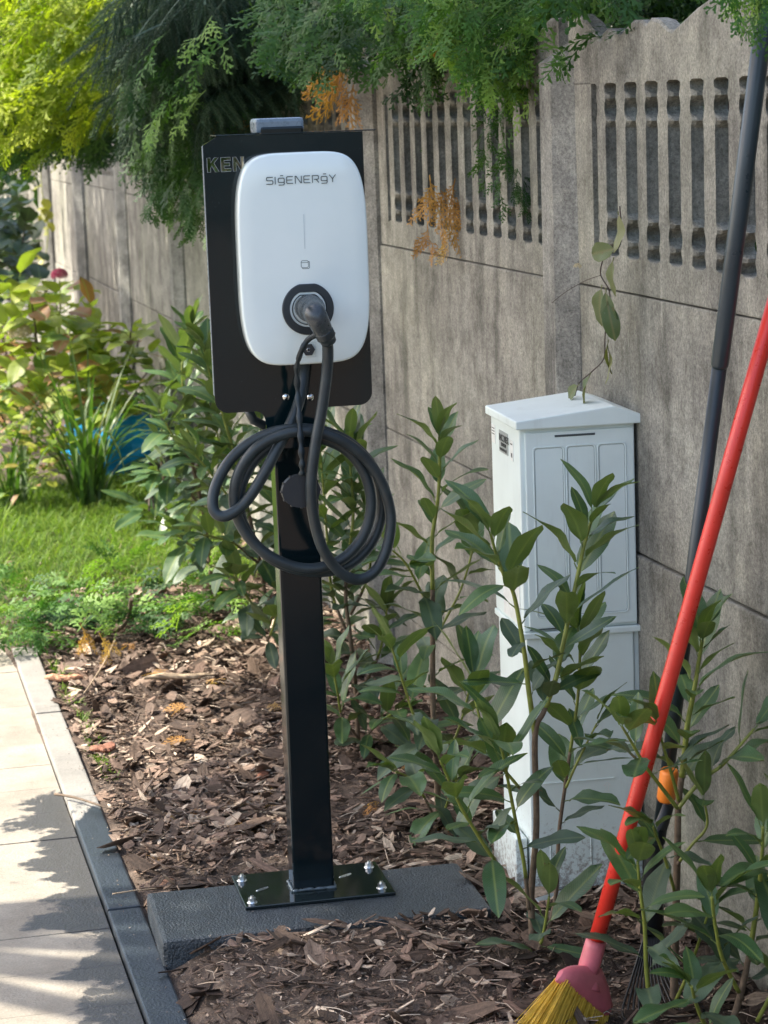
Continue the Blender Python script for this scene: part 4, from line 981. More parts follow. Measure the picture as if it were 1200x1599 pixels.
twig('thin brown root lying in the bare earth below the slab', [(372, 1578, .02), (420, 1555, .02), (460, 1535, .02), (496, 1512, .02)], .004, M_stem)
twig('short split stick on the earth near the lower edge', [(515, 1586, .02), (535, 1578, .025), (556, 1568, .02)], .005)
twig('pale forked stick in the mulch beside the thuja clipping', [(180, 1000, .03), (160, 1040, .03), (130, 1085, .03)], .004)
twig('white peeled twig standing out above the thuja clipping', [(268, 932, .03), (300, 945, .04), (330, 952, .03)], .005)
# curved black plastic shard
mb = MB(); pts = []
for i in range(9):
    a = R(-60+i*18); pts.append((.045*math.sin(a), .02*math.cos(a)))
vv = [(x, y_, 0) for x, y_ in pts]+[(x*1.05, y_+.012, .045-.02*abs(i-4)/4) for i, (x, y_) in enumerate(pts)]
mb.add(vv, [(i, i+1, 9+i+1, 9+i) for i in range(8)], True); o = mb.build('black_shard', M_shard); o.location = g(218, 1310, .0); o.rotation_euler = (R(-25), 0, R(30))
sol = o.modifiers.new('s', 'SOLIDIFY'); sol.thickness = .003; tag(o, 'curved shard of black rubber standing in the mulch near the kerb', 'rubber shard')
# fallen leaves
for (x, y_, s, rz, lab, mm) in ((695, 1492, 1.0, -.9, 'green leaf fallen on the earth below the slab', LV), (470, 1010, .5, 1.0, 'small green leaf fallen in the mulch behind the post', LV), (668, 1530, 1.0, -1.7, 'narrow curled grey green leaf lying flat on the bare earth', LO)):
    o = place_leaf(None, mm, g(x, y_, .03), Vector((math.cos(rz+R(90)+.6), math.sin(rz+R(90)+.6), .12)), s, .1, 'fallen_leaf'); tag(o, lab, 'leaf')
# two glass strips
mb = MB(); mb.box(-.05, .05, -.012, .012, 0, .004, .001); o = mb.build('metal_strip', M_zinc); o.location = g(868, 1400, .03); o.rotation_euler = (.3, -.1, R(12)); tag(o, 'thin metal strip lying under the laurel leaves at the cabinet foot', 'metal strip')

# ------------------------------------------------------------------ thuja and spruce boughs
def ribbon(Vs, Fs, p, q, w0, w1, nrm):
    d_ = (q-p); s_ = d_.cross(nrm)
    if s_.length < 1e-7: return
    s_.normalize(); b_ = len(Vs); m_ = p.lerp(q, .5)
    Vs += [p-s_*w0*.5, p+s_*w0*.5, m_-s_*w0*.62, m_+s_*w0*.62, q-s_*w1, q+s_*w1]; Fs += [(b_, b_+1, b_+3, b_+2), (b_+2, b_+3, b_+5, b_+4)]
WK, WS = 1.0, 1.0
def thuja_spray(Vs, Fs, P, d_, nrm, L_, rn, droop=.35):
    n = max(6, int(L_/(.012*WS))); side = d_.cross(nrm).normalized(); p = P.copy(); dd = d_.copy()
    for i in range(n):
        t_ = i/n; q = p+dd*(L_/n); ribbon(Vs, Fs, p, q, .0030, .0026, nrm)
        dd = (dd+Vector((0, 0, -droop/n))+side*rn.uniform(-.03, .03)).normalized()
        for sg in ((-1, 1)[i % 2],):
            bl_ = L_*.40*(1-t_)**.8*(.35+.65*min(1, t_*5+.2))*rn.uniform(.7, 1.15)
            bd = (dd*.78+side*sg*.75+nrm*rn.uniform(-.2, .2)).normalized(); m_ = max(2, int(bl_/(.0085*WS))); a = q.copy()
            for j in range(m_):
                b2 = a+bd*(bl_/m_); ribbon(Vs, Fs, a, b2, .0044*WK, .0034*WK, nrm)
                tl = min(.02*WS, bl_*.42*(1-j/m_)+.005)*rn.uniform(.7, 1.2); td = (bd*.8+(bd.cross(nrm)).normalized()*((-1) ** j)*.75+nrm*rn.uniform(-.15, .15)).normalized()
                ribbon(Vs, Fs, b2, b2+td*tl, .0056*WK, .0016*WK, nrm)
                bd = (bd+Vector((0, 0, -droop*.5/m_))+dd*.04).normalized(); a = b2
        p = q
def thuja_bough(seed, L_=.42, nsp=11):
    """a bough along +Y, fronds hanging; returns mesh"""
    rn = random.Random(seed); Vs, Fs = [], []; p = Vector((0, 0, 0)); d_ = Vector((0, 1, 0)); 
    for i in range(nsp):
        t_ = i/nsp; q = p+d_*(L_*.7/nsp); ribbon(Vs, Fs, p, q, .005*(1-t_*.7), .004*(1-t_*.7), Vector((0, 0, 1)))
        az = rn.uniform(-1.1, 1.1); dr = (Vector((math.sin(az), math.cos(az)*.8, rn.uniform(-.5, .25)))).normalized()
        nr = Vector((rn.uniform(-.7, .7), rn.uniform(-.5, .3), 1)).normalized(); nr = (nr-dr*nr.dot(dr)).normalized()
        thuja_spray(Vs, Fs, q, dr, nr, rn.uniform(.12, .21)*(1-.25*t_), rn, rn.uniform(.3, .9)); p = q; d_ = (d_+Vector((rn.uniform(-.06, .06), 0, -.05))).normalized()
    return np.array([tuple(v) for v in Vs]), np.array(Fs)
def spruce_bough(seed, L_=.5):
    rn = random.Random(seed); Vs, Fs = [], []
    def shoot(p, d_, l):
        n = int(l/.0042); s0 = p.copy(); a = rn.random()*6; dd = d_.copy()
        for i in range(n):
            q = p+dd*(l/n); 
            if i % 4 == 0: ribbon(Vs, Fs, s0, q, .003, .003, Vector((.3, .8, .5))); s0 = q.copy()
            dd = (dd+Vector((0, 0, -.018))).normalized()
            for e in range(2):
                a += 2.4; x_ = dd.cross(Vector((.2, .3, .9))).normalized(); y_ = dd.cross(x_); o_ = x_*math.cos(a)+y_*math.sin(a)
                nd = (o_*.8+dd*.75).normalized(); e_ = q+nd*.019; w_ = (dd.cross(nd)).normalized()*.0015
                b_ = len(Vs); Vs.extend([q-w_, q+w_, e_+w_*.4, e_-w_*.4]); Fs.append((b_, b_+1, b_+2, b_+3))
            p = q
        return p
    p = Vector((0, 0, 0)); d_ = Vector((0, 1, .05))
    for i in range(13):
        q = p+d_*(L_/13); ribbon(Vs, Fs, p, q, .006, .005, Vector((0, 0, 1)))
        for sg in (-1, 1):
            if rn.random() < .9: shoot(q, Vector((sg*rn.uniform(.25, .7), rn.uniform(.1, .5), -rn.uniform(.5, 1.1))).normalized(), rn.uniform(.10, .24))
        p = q; d_ = (d_+Vector((0, 0, -.05))).normalized()
    shoot(p, d_, .12)
    return np.array([tuple(v) for v in Vs]), np.array(Fs)
def quad_mesh(name, VF, m): return nmesh(name, VF[0], VF[1], m)
_tb = [thuja_bough(s) for s in range(5)]
TB = {k: [quad_mesh('thuja_bough', vf, m) for vf in _tb] for k, m in (('g', M_thuja), ('y', M_thuja_y))}
WK, WS = 1.75, 1.75
_tl = [thuja_bough(20+s, .42, 8) for s in range(5)]
TB['l'] = [quad_mesh('thuja_bough', vf, M_thuja_l) for vf in _tl]; TB['b'] = [quad_mesh('thuja_bough', vf, M_thuja) for vf in _tl]
TB['y'] = [quad_mesh('thuja_bough', vf, M_thuja_y) for vf in _tl]+TB['y'][:2]; TB['g'] += TB['b'][:3]
WK, WS = .8, 1.3
_db = [thuja_bough(40+s, .16, 4) for s in range(2)]
TB['d'] = [quad_mesh('dead_bough', vf, M_dead) for vf in _db]
WK, WS = 1, 1
TB['s'] = [quad_mesh('spruce_bough', spruce_bough(s), M_spruce) for s in range(4)]
def put_bough(parent, kind, P, dirn, scale, roll=0., name='bough'):
    y_ = dirn.normalized(); up = Vector((0, 0, 1)); up = (up-y_*up.dot(y_)).normalized() if abs(y_.z) < .97 else Vector((1, 0, 0)); x_ = y_.cross(up).normalized(); up = x_.cross(y_)
    m3 = Matrix((x_, y_, up)).transposed() @ Matrix.Rotation(roll, 3, 'Y')
    return link(name, random.choice(TB[kind]), parent, mw=Matrix.Translation(P-parent.location) @ m3.to_4x4() @ Matrix.Scale(scale, 4))
def inpoly(x, y_, P):
    c = False; n = len(P)
    for i in range(n):
        (x0, y0), (x1, y1) = P[i], P[(i+1) % n]
        if (y0 > y_) != (y1 > y_) and x < (x1-x0)*(y_-y0)/(y1-y0)+x0: c = not c
    return c
def conifer(name, label, x, y_, h, group=None):
    t = thing(name, label, 'tree', (x, y_, 0), 0, group)
    mb = MB(); mb.tube([Vector((0, 0, -.1)), Vector((.02, .03, h*.4)), Vector((0, 0, h))], [.06, .05, .012], 8); mb.build('trunk', M_trunk, t); return t
def fill(tree, kind, poly, n, Y0, Y1, sc_, dirs, seed=0, hang=.5, xmin=None):
    random.seed(seed); k = 0; tries = 0
    xs = [p[0] for p in poly]; ys = [p[1] for p in poly]
    while k < n and tries < n*40:
        tries += 1
        x, y_ = random.uniform(min(xs), max(xs)), random.uniform(min(ys), max(ys))
        if not inpoly(x, y_, poly): continue
        Y = random.uniform(Y0, Y1); P = aty(x, y_, Y)
        if P.z > 5: continue
        dr = Vector(dirs)+Vector((random.uniform(-.6, .6), random.uniform(-.7, .7), random.uniform(-.35, .35)-hang*.4))
        d_ = dr.normalized()
        s = sc_*random.uniform(.75, 1.15)
        put_bough(tree, kind, P-d_*.30*s, d_, s, random.uniform(-.7, .7)); k += 1
hg = 'conifers growing behind the concrete fence'
t1 = conifer('thuja_tree', 'yellow green thuja with sunlight put into its colour, overhanging the far left end of the fence', 2.5, 13.5, 5, hg)
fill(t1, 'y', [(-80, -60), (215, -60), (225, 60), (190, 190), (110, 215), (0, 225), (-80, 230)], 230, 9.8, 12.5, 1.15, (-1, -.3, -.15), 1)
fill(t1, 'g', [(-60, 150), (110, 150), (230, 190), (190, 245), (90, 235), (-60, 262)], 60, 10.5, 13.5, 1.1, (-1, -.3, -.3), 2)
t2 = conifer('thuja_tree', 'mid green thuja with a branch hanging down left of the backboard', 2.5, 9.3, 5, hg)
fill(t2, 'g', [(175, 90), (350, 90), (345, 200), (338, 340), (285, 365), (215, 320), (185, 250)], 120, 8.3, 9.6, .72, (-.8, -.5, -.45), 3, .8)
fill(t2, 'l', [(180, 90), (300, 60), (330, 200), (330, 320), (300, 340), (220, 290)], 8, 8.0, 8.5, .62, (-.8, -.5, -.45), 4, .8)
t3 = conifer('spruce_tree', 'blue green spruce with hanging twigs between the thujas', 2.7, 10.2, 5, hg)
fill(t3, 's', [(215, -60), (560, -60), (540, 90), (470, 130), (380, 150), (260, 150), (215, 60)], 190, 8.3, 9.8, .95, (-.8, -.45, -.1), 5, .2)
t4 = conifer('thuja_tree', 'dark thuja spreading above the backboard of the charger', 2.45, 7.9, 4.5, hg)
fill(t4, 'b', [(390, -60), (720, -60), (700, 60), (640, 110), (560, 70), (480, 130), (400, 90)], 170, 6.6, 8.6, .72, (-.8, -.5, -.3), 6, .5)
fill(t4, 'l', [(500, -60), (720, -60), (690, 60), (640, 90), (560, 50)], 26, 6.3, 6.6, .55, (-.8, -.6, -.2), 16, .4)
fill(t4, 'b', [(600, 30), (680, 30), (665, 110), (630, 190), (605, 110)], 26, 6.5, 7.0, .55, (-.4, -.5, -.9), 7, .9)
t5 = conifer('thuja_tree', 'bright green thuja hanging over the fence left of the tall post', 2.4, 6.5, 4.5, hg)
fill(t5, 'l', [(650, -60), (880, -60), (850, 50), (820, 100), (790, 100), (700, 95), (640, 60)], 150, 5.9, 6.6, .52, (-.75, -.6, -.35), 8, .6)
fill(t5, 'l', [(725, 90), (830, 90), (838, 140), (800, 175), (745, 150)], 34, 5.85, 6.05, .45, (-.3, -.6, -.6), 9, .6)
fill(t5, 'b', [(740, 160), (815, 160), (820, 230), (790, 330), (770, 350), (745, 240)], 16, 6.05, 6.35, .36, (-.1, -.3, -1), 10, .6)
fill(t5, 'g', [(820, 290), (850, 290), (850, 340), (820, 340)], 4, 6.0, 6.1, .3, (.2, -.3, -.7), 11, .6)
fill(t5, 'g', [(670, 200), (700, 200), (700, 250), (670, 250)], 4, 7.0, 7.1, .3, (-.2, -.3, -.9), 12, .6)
t6 = conifer('thuja_tree', 'thuja standing behind the nearest fence panel at the upper right', 2.75, 5.0, 4.5, hg)
fill(t6, 'b', [(850, -120), (1260, -120), (1260, 60), (1100, 60), (850, 60)], 110, 5.2, 6.4, .8, (-.3, -.5, -.1), 13, .2)
fill(t6, 'l', [(1085, -60), (1250, -60), (1250, 40), (1190, 55), (1140, 30)], 26, 3.9, 4.2, .34, (-.4, -.3, -.8), 14, .8)
t7 = conifer('thuja_tree', 'dark thuja behind the fence seen through the slots beside the charger', 2.9, 7.2, 4.5, hg)
random.seed(31)
for t_, kind, ya, yb, nn in ((t7, 'g', 5.4, 8.6, 130), (t6, 'g', 3.4, 5.6, 80), (t2, 'g', 8.6, 11.5, 100), (t1, 'g', 11.5, 18, 110)):
    for i in range(nn):
        P = Vector((random.uniform(2.2, 2.75), random.uniform(ya, yb), random.uniform(.9, 2.7))); put_bough(t_, kind, P, Vector((-.2, random.uniform(-1, 1), random.uniform(-.4, .6))), random.uniform(.8, 1.2), random.uniform(-1, 1))
# dead hanging fronds
for tr_, pts_ in ((t5, [(672, 300, 6.75, .5), (690, 330, 6.72, .45), (705, 350, 6.70, .5), (668, 372, 6.7, .4), (700, 380, 6.7, .35), (712, 300, 6.7, .4)]), (t4, [(548, 90, 7.6, .9), (540, 125, 7.6, .8), (556, 150, 7.55, .6), (535, 100, 7.6, .9)]), (t4, [(415, 60, 8.6, .6), (345, 165, 8.6, .7), (700, 40, 6.4, .5)])):
    for x, y_, Y, s in pts_:
        P = aty(x, y_, Y); put_bough(tr_, 'd', P+Vector((0, 0, .10*s)), Vector((random.uniform(-.3, .1), random.uniform(-.5, .5), -1)), s*1.25, random.uniform(-.8, .8), 'dead_bough')
mb = MB()
# thuja clipping on the ground
clip = thing('thuja_clipping', 'cut green thuja branch lying on the mulch beside the paving', 'cut branch', atz(190, 960, 0))
mb = MB(); c0 = clip.location
mb.tube([p-c0 for p in spline([atz(205, 935, .17), atz(200, 965, .08), atz(180, 985, .04), atz(120, 985, .04), atz(40, 962, .05)], 6)], .007, 7); mb.build('branch_wood', M_stem, clip)
random.seed(5)
for i in range(64):
    x = random.uniform(0, 345); y_ = 955+random.uniform(-38, 45)-(x > 230)*12+(x < 100)*6
    P = atz(x, y_, random.uniform(.03, .09)); put_bough(clip, 'l' if (x < 140 or random.random() < .5) else 'b', P, Vector((random.uniform(-1, 1), random.uniform(-.5, .5), random.uniform(.0, .35))), random.uniform(.5, .85), random.uniform(-.5, .5), 'frond')
for i in range(16):
    P = atz(random.uniform(-15, 95), random.uniform(945, 1003), random.uniform(.04, .09)); put_bough(clip, 'l', P, Vector((random.uniform(-1, 1), random.uniform(-.5, .5), random.uniform(.0, .3))), random.uniform(.5, .8), random.uniform(-.4, .4), 'frond')
for x, y_ in ((155, 1000), (125, 985)): put_bough(clip, 'd', atz(x, y_-12, .12), Vector((.2, -.2, -.5)), .55, .4, 'dead_frond')
# little thuja seedling twig that stands upright
sdl = thing('thuja_sprig', 'small upright thuja sprig in front of the grass, above the clipping', 'sprig', atz(185, 905, 0))
for a in (-.6, -.2, .2, .6, .9): put_bough(sdl, 'l', sdl.location+Vector((0, 0, .02)), Vector((a, 0, 1)), .5, random.uniform(-1, 1), 'frond')
# small yellow-brown fronds dropped on the mulch
random.seed(6); dfr = [(265, 1268), (300, 1105), (215, 1002), (290, 1310-40), (330, 1065), (302, 1155), (400, 1258), (405, 1240), (262, 1045), (430, 1095), (350, 1290), (575, 1275), (560, 1262), (700, 1300), (225, 1335), (420, 1375), (640, 1180)]
DL = ['lying beside the brown stick end at the kerb', 'in the middle of the mulch behind the long pale stick', 'at the near edge of the green thuja clipping', 'just above the long pale stick', 'right of the pale wood splinter', 'in the open mulch below the sunlit patch', 'touching the left face of the black post, lower one', 'left of the black post, just above the long pale stick', 'at the end of the pale wood splinter', 'beside the black post at mid height of the mulch', 'in the mulch behind the rear edge of the plate', 'right of the black post in the gap before the shrubs', 'right of the black post, nearest to it', 'under the leaves behind the right end of the slab', 'beside the curved black shard', 'behind the base plate, left of the post', 'under the shrub right of the post, farthest back']
for i, (x, y_) in enumerate(dfr):
    P = atz(x, y_, .035); o = link('dead_frond', random.choice(TB['d']), None, mw=Matrix.Translation(P) @ Matrix.Rotation(random.uniform(0, 6.3), 4, 'Z') @ Matrix.Scale(random.uniform(.3, .5), 4))
    tag(o, 'small dry orange thuja frond '+DL[i], 'dead frond', 'dry thuja fronds on the mulch')

# ------------------------------------------------------------------ grass
def blades(name, label, n, region, h, lean, mat, tr=(0, 1), clump=None):
    Vs, Fs, Ts = [], [], []; b_ = 0; k = 0
    while k < n:
        x, y_ = region()
        if clump is not None and noise.noise(Vector((x*clump, y_*clump, 5))) < RNG.uniform(-.5, .25): continue
        z = ground_z(x, y_)*.5-.01; hh = h*RNG.uniform(.5, 1.3); a = RNG.uniform(0, 2*np.pi); l_ = lean*RNG.uniform(.3, 1.2)
        s_ = np.array([-np.sin(a), np.cos(a), 0])*.0022; d_ = np.array([np.cos(a), np.sin(a), 0])
        for q, kk in ((0, 1), (.4, .9), (.75, .6), (1, .12)): 
            c_ = np.array([x, y_, z])+d_*hh*l_*q*q+np.array([0, 0, hh*(q-.35*l_*q*q*q)]); Vs += [c_-s_*kk, c_+s_*kk]
        for q in range(3): Fs.append((b_+q*2, b_+q*2+1, b_+q*2+3, b_+q*2+2))
        Ts += [tr[0]+(tr[1]-tr[0])*RNG.random()]*8; b_ += 8; k += 1
    o = link(name, nmesh(name, np.array(Vs), np.array(Fs), mat, Ts)); return tag(o, label, 'grass', kind='stuff')
def reg(x0, x1, y0, y1):
    def f():
        while True:
            x, y_ = RNG.uniform(x0, x1), RNG.uniform(y0, y1)
            if x < .75 and y_ < 9.85: continue
            return x, y_
    return f
blades('grass', 'fine green grass growing left of the mulch behind the paving', 22000, reg(.1, 1.75, 9.4, 12.2), .105, 1.3, M_grass, (.1, .9))
blades('tall_grass', 'long bright grass in the far left of the bed', 2600, reg(-.6, .85, 10.2, 13.5), .26, .9, M_grass, (.4, 1), 1.5)
blades('grass_tufts', 'small grass tufts along the kerb and in the mulch', 500, reg(.70, .78, 6.6, 8.3), .045, .8, M_grass, (.2, .9), 3)
blades('corner_grass', 'short grass and weeds where the kerb ends beside the cut branch', 700, lambda: (RNG.uniform(.60, .76), RNG.uniform(8.5, 9.9)), .05, .8, M_grass, (.2, .9))
blades('lawn', 'grass stretching away to the left of the bed', 16000, reg(-6, .4, 10, 22), .10, .9, M_grass, (.3, 1))

# daylily clump
random.seed(9)
def strap_leaf(P, a, L_, W, arch, parent, mat, name='leaf', fold_tip=False):
    vv = []; n = 12; d_ = Vector((math.cos(a), math.sin(a), 0)); s_ = Vector((-math.sin(a), math.cos(a), 0)); p = Vector(P); el = R(86-10*arch)
    for i in range(n+1):
        t_ = i/n; wv = W*(1-t_**2.6)*.5+.0006
        vv += [p-s_*wv+Vector((0, 0, wv*.5)), p, p+s_*wv+Vector((0, 0, wv*.5))]
        el -= R(arch*(4+16*t_)) + (R(28) if fold_tip and i in (7, 8) else 0); p = p+(d_*math.cos(el)+Vector((0, 0, math.sin(el))))*L_/n
    ff = []
    for i in range(n): ff += [(i*3, i*3+1, i*3+4, i*3+3), (i*3+1, i*3+2, i*3+5, i*3+4)]
    me = bpy.data.meshes.new(name); me.from_pydata(vv, [], ff); me.polygons.foreach_set('use_smooth', [True]*len(ff)); me.materials.append(mat); link(name, me, parent)
def daylily(label, base_, n, Lg, seed):
    random.seed(seed); t = thing('daylily', label, 'plant', base_)
    for i in range(n):
        a = random.uniform(0, 6.283); strap_leaf((random.uniform(-.06, .06), random.uniform(-.06, .06), 0), a, Lg*random.uniform(.6, 1.1), random.uniform(.013, .022), random.choice([.25, .4, .55, .7, .9]), t, M_lily, fold_tip=random.random() < .12)
    return t
daylily('large clump of arching strap leaves in front of the blue bag', atz(140, 800), 80, .86, 41)
daylily('smaller yellow green clump of strap leaves at the left edge behind the paving', atz(25, 800), 34, .55, 42)

# hydrangea bushes with broad leaves
HL = [leaf_mesh('hydrangea_leaf', .095, .062, .15+.2*(i % 3), .25, M_hydr, wavy=.08, seed=60+i, nseg=7) for i in range(5)]
IV = [leaf_mesh('ivy_leaf', .075, .06, .2, .2, M_ivy, wavy=.08, seed=70+i, nseg=6) for i in range(4)]
def leafy_bush(name, label, base_, poly, Y0, Y1, n, meshes, seed, scale=1., nst=7, cat='shrub', stemmat=M_darkstem):
    random.seed(seed); t = thing(name, label, cat, base_); xs = [p[0] for p in poly]; ys = [p[1] for p in poly]; k = 0; tips = []
    while k < n:
        x, y_ = random.uniform(min(xs), max(xs)), random.uniform(min(ys), max(ys))
        if not inpoly(x, y_, poly): continue
        P = aty(x, y_, random.uniform(Y0, Y1))-t.location
        if P.z < .03: P.z = .03
        o_ = Vector((random.uniform(-1, .5), random.uniform(-1, .3), random.uniform(-.2, .6))); place_leaf(t, meshes, P, o_, scale*random.uniform(.7, 1.25), random.uniform(-.5, .5)); k += 1
        if k % (max(1, n//nst)) == 0: tips.append(P)
    for p in tips:
        mb = MB(); mb.tube(spline([Vector((random.uniform(-.1, .1), random.uniform(-.1, .1), 0)), p*.5+Vector((0, 0, .1)), p], 4), [.005]*8+[.003], 6); mb.build('stem', stemmat, t)
    return t
hyd = leafy_bush('hydrangea', 'yellow green hydrangea bush with a crimson flower head in front of the far fence', atz(70, 690), [(-30, 470), (20, 420), (60, 430), (95, 440), (150, 480), (165, 560), (150, 640), (60, 660), (-30, 650)], 11.8, 13.6, 300, HL, 51, 1.6)
def flower_head(P, r, mat, parent, n=60):
    mb = MB()
    for i in range(n):
        th = math.acos(1-2*(i+.5)/n*.62); ph = i*2.4; c_ = Vector((math.sin(th)*math.cos(ph), math.sin(th)*math.sin(ph), math.cos(th)*.8))*r
        for k in range(4):
            a = k*1.57+i; u_ = c_.normalized(); x_ = u_.cross(Vector((0, .1, 1))).normalized(); y_ = u_.cross(x_); e = (x_*math.cos(a)+y_*math.sin(a))*r*.22; f_ = (x_*math.cos(a+1)+y_*math.sin(a+1))*r*.2
            mb.add([c_, c_+e, c_+e+f_+u_*r*.05, c_+f_], [(0, 1, 2, 3)])
    o = mb.build('flower_head', mat, parent); o.location = P; return o
M_crimson = simple('crimson_petal', (.42, .025, .09), .6); M_cream = simple('faded_petal', (.48, .40, .22), .7, var=.3)
flower_head(aty(93, 430, 12.4)-hyd.location, .042, M_crimson, hyd)
mb = MB(); mb.tube([aty(93, 438, 12.4)-hyd.location, aty(95, 470, 12.4)-hyd.location, aty(90, 560, 12.5)-hyd.location], .005, 6); mb.build('flower_stalk', M_shoot, hyd)
leafy_bush('ground_cover_plant', 'bright low leafy plants between the hydrangea and the grass at the left edge', atz(30, 740), [(-40, 625), (110, 640), (120, 700), (60, 770), (-40, 780)], 11.2, 12.6, 240, HL, 57, .72, 6, 'plant')
flower_head(aty(32, 520, 12.0)-hyd.location, .055, M_cream, hyd)
leafy_bush('hydrangea', 'lower green and rusty leaved bush between the flowers and the fence post', atz(200, 680), [(140, 500), (180, 525), (235, 505), (245, 560), (235, 640), (190, 660), (130, 650)], 11.6, 13.0, 170, HL, 52, 1.45)
leafy_bush('ground_plant', 'broad low leaves at the foot of the near daylily', atz(235, 815), [(205, 790), (250, 785), (265, 800), (255, 815), (205, 815)], 10.4, 10.9, 14, LV, 53, 1.2, 3, 'plant')
leafy_bush('ivy', 'dark ivy mass climbing at the far left edge of the picture', atz(10, 640), [(-60, 285), (20, 290), (45, 330), (58, 400), (60, 450), (30, 470), (-60, 500)], 14.0, 16.5, 260, IV, 54, 1.9, 8, 'plant')
# yellow vine on the far post
vy = thing('vine', 'yellow leaved vine hanging down the far fence post', 'vine', atx(66, 430, 1.84))
mb = MB(); vp_ = spline([aty(62, 235, 17.4)-vy.location, aty(66, 300, 17.4)-vy.location, aty(76, 345, 17.4)-vy.location, aty(72, 400, 17.4)-vy.location], 6); mb.tube(vp_, .004, 5); mb.build('stem', M_shoot, vy)
VY = [leaf_mesh('vine_leaf', .09, .08, .2, .2, M_vineyel, wavy=.1, seed=80+i, nseg=6) for i in range(3)]
for i in range(14): place_leaf(vy, VY, random.choice(vp_), Vector((random.uniform(-1, .4), -.6, random.uniform(-1, .2))), random.uniform(.7, 1.1), random.uniform(-1, 1))
# vine on the near post
vn = thing('vine', 'withering creeper with drooping leaves clinging to the near fence post', 'vine', atx(925, 600, 1.86))
def vp(x, y_, X=1.80): return atx(x, y_, X)-vn.location
mb = MB(); mb.tube(spline([vp(968, 322), vp(971, 370), vp(962, 392), vp(945, 400), vp(938, 428), vp(952, 455), vp(950, 490), vp(945, 525), vp(943, 560), vp(925, 580), vp(905, 598), vp(898, 618)], 5), .0016, 5); mb.build('stem', M_darkstem, vn)
mb = MB(); mb.tube(spline([vp(938, 430), vp(915, 438), vp(885, 455), vp(862, 473)], 5), .001, 5); mb.build('tendril', M_darkstem, vn)
VL = [leaf_mesh('creeper_leaf', .085, .040, .25, .4, M_vine, wavy=.1, seed=90+i, nseg=7) for i in range(3)]
for x, y_, dx, dz, s in ((966, 330, .1, -1, .8), (964, 388, -1, -.15, 1.05), (958, 402, -.25, -1, .8), (940, 445, -.3, -1, .9), (946, 450, .15, -1, .95), (948, 470, .3, -1, .8), (950, 530, -.2, -1, .7), (950, 540, .2, -1, .75), (922, 582, -.5, -.8, .9), (905, 600, -.7, -.5, .7)):
    place_leaf(vn, VL, vp(x, y_, 1.79), Vector((dx*.35, -dx*.9, dz)), s*1.25, random.uniform(.6, 1.6)*random.choice((-1, 1)))
flower_head(vp(902, 416, 1.78), .009, M_cream, vn, 24)

# blue bag
bag = thing('blue_bag', 'crumpled bright blue plastic bag with a pale green rim behind the daylily', 'plastic bag', atz(182, 735))
m, t, N, L, b = newmat('blue_plastic'); b.inputs['Base Color'].default_value = (.01, .42, .95, 1); b.inputs['Roughness'].default_value = .3
bump(N, L, b, noise_t(N, L, coords(N, L), 18, 4), .6, .02); M_blue = m
bm = bmesh.new(); bmesh.ops.create_icosphere(bm, subdivisions=4, radius=1)
for v in bm.verts:
    n_ = noise.noise(v.co*2.2)*.22+noise.noise(v.co*6)*.08; v.co *= 1+n_; v.co = Vector((v.co.x*.27, v.co.y*.3, max(-.02, v.co.z*.19+.17)))
mb = MB(); mb.bm(bm, None, True); mb.build('bag_body', M_blue, bag)
mb = MB(); mb.tube([Vector((.23*math.cos(a)+.01, .26*math.sin(a)+.05, .345+.02*math.sin(a*3))) for a in np.linspace(0, 6.283, 26)], .012, 8); mb.build('bag_rim', simple('mint_plastic', (.30, .55, .30), .4), bag)

# ------------------------------------------------------------------ unseen trees added left of the frame to shade bed and fence, background greenery
def leafcloud(name, parent, blobs, n, size, mat, seed):
    rg = np.random.default_rng(seed); W_ = np.array([b_[3]**2 for b_ in blobs]); idx = rg.choice(len(blobs), n, p=W_/W_.sum())
    B = np.array(blobs)[idx]; d_ = rg.normal(0, 1, (n, 3)); d_ /= np.linalg.norm(d_, axis=1)[:, None]; C = B[:, :3]+d_*(B[:, 3]*rg.uniform(.35, 1.05, n)**.6)[:, None]*[1, 1, .8]
    a = rg.normal(0, 1, (n, 3)); a /= np.linalg.norm(a, axis=1)[:, None]; c = np.cross(a, rg.normal(0, 1, (n, 3))); c /= np.linalg.norm(c, axis=1)[:, None]; s = size*rg.uniform(.6, 1.3, n)[:, None]
    V = np.stack([C-a*s, C+c*s*.5, C+a*s, C-c*s*.5], 1).reshape(-1, 3); Fc = np.arange(4*n).reshape(-1, 4)
    o = link(name, nmesh(name, V, Fc, mat, np.repeat(rg.random(n), 4)), parent); return o
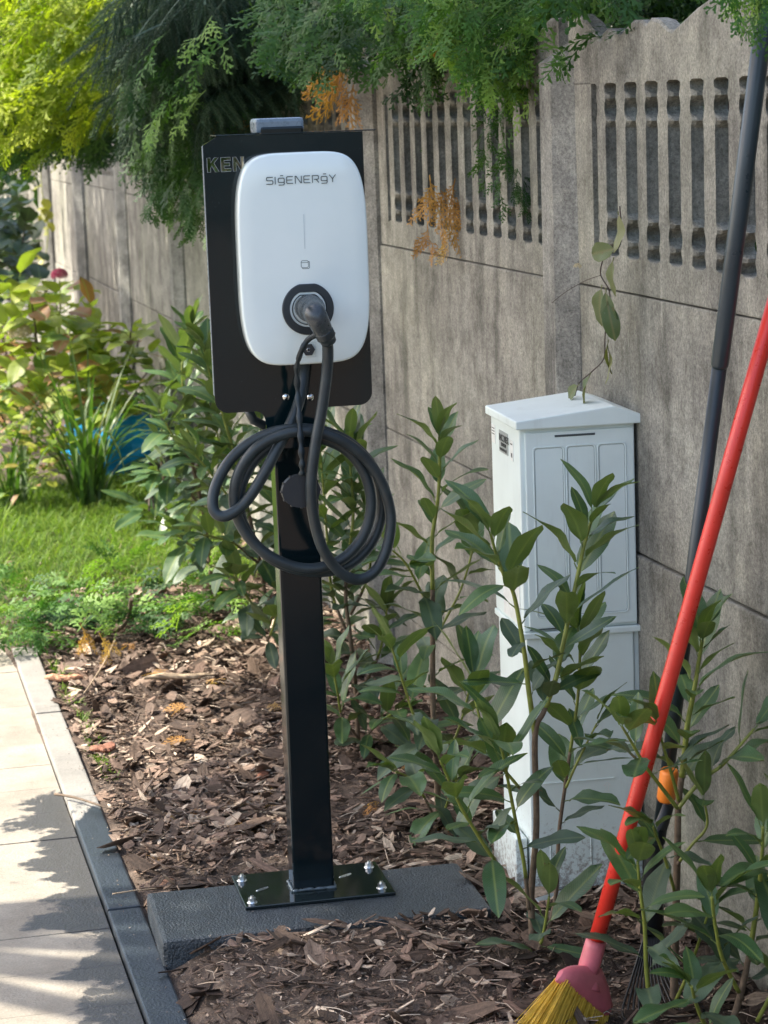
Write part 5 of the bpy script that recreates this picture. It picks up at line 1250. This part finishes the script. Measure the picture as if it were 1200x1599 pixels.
def broad_tree(label, x, y_, trunk_h, blobs, n, size, seed):
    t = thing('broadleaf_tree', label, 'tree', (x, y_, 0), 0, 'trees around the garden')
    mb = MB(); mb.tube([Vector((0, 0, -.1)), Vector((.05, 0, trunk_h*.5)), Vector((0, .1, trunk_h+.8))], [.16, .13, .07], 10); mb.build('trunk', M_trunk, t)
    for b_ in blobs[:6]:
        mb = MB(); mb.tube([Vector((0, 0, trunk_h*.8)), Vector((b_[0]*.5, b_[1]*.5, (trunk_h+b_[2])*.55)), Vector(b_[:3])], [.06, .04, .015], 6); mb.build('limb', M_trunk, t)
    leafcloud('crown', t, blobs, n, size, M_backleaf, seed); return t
broad_tree('unseen tall leafy tree added left of the paving to shade the charger', -2.6, 6.6, 3.3,  # added shade caster out of view, crown shaped to keep sun off the bed
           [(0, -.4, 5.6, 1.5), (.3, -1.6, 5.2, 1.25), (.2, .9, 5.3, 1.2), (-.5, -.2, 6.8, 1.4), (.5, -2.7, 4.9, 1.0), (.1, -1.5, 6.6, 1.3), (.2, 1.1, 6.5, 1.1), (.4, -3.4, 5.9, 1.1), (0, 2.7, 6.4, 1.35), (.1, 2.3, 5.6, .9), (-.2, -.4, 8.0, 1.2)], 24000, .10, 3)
broad_tree('unseen slender tree added beside the far lawn to shade the far fence', -2.7, 15.3, 5.2,  # added out of view so that its crown darkens the far fence
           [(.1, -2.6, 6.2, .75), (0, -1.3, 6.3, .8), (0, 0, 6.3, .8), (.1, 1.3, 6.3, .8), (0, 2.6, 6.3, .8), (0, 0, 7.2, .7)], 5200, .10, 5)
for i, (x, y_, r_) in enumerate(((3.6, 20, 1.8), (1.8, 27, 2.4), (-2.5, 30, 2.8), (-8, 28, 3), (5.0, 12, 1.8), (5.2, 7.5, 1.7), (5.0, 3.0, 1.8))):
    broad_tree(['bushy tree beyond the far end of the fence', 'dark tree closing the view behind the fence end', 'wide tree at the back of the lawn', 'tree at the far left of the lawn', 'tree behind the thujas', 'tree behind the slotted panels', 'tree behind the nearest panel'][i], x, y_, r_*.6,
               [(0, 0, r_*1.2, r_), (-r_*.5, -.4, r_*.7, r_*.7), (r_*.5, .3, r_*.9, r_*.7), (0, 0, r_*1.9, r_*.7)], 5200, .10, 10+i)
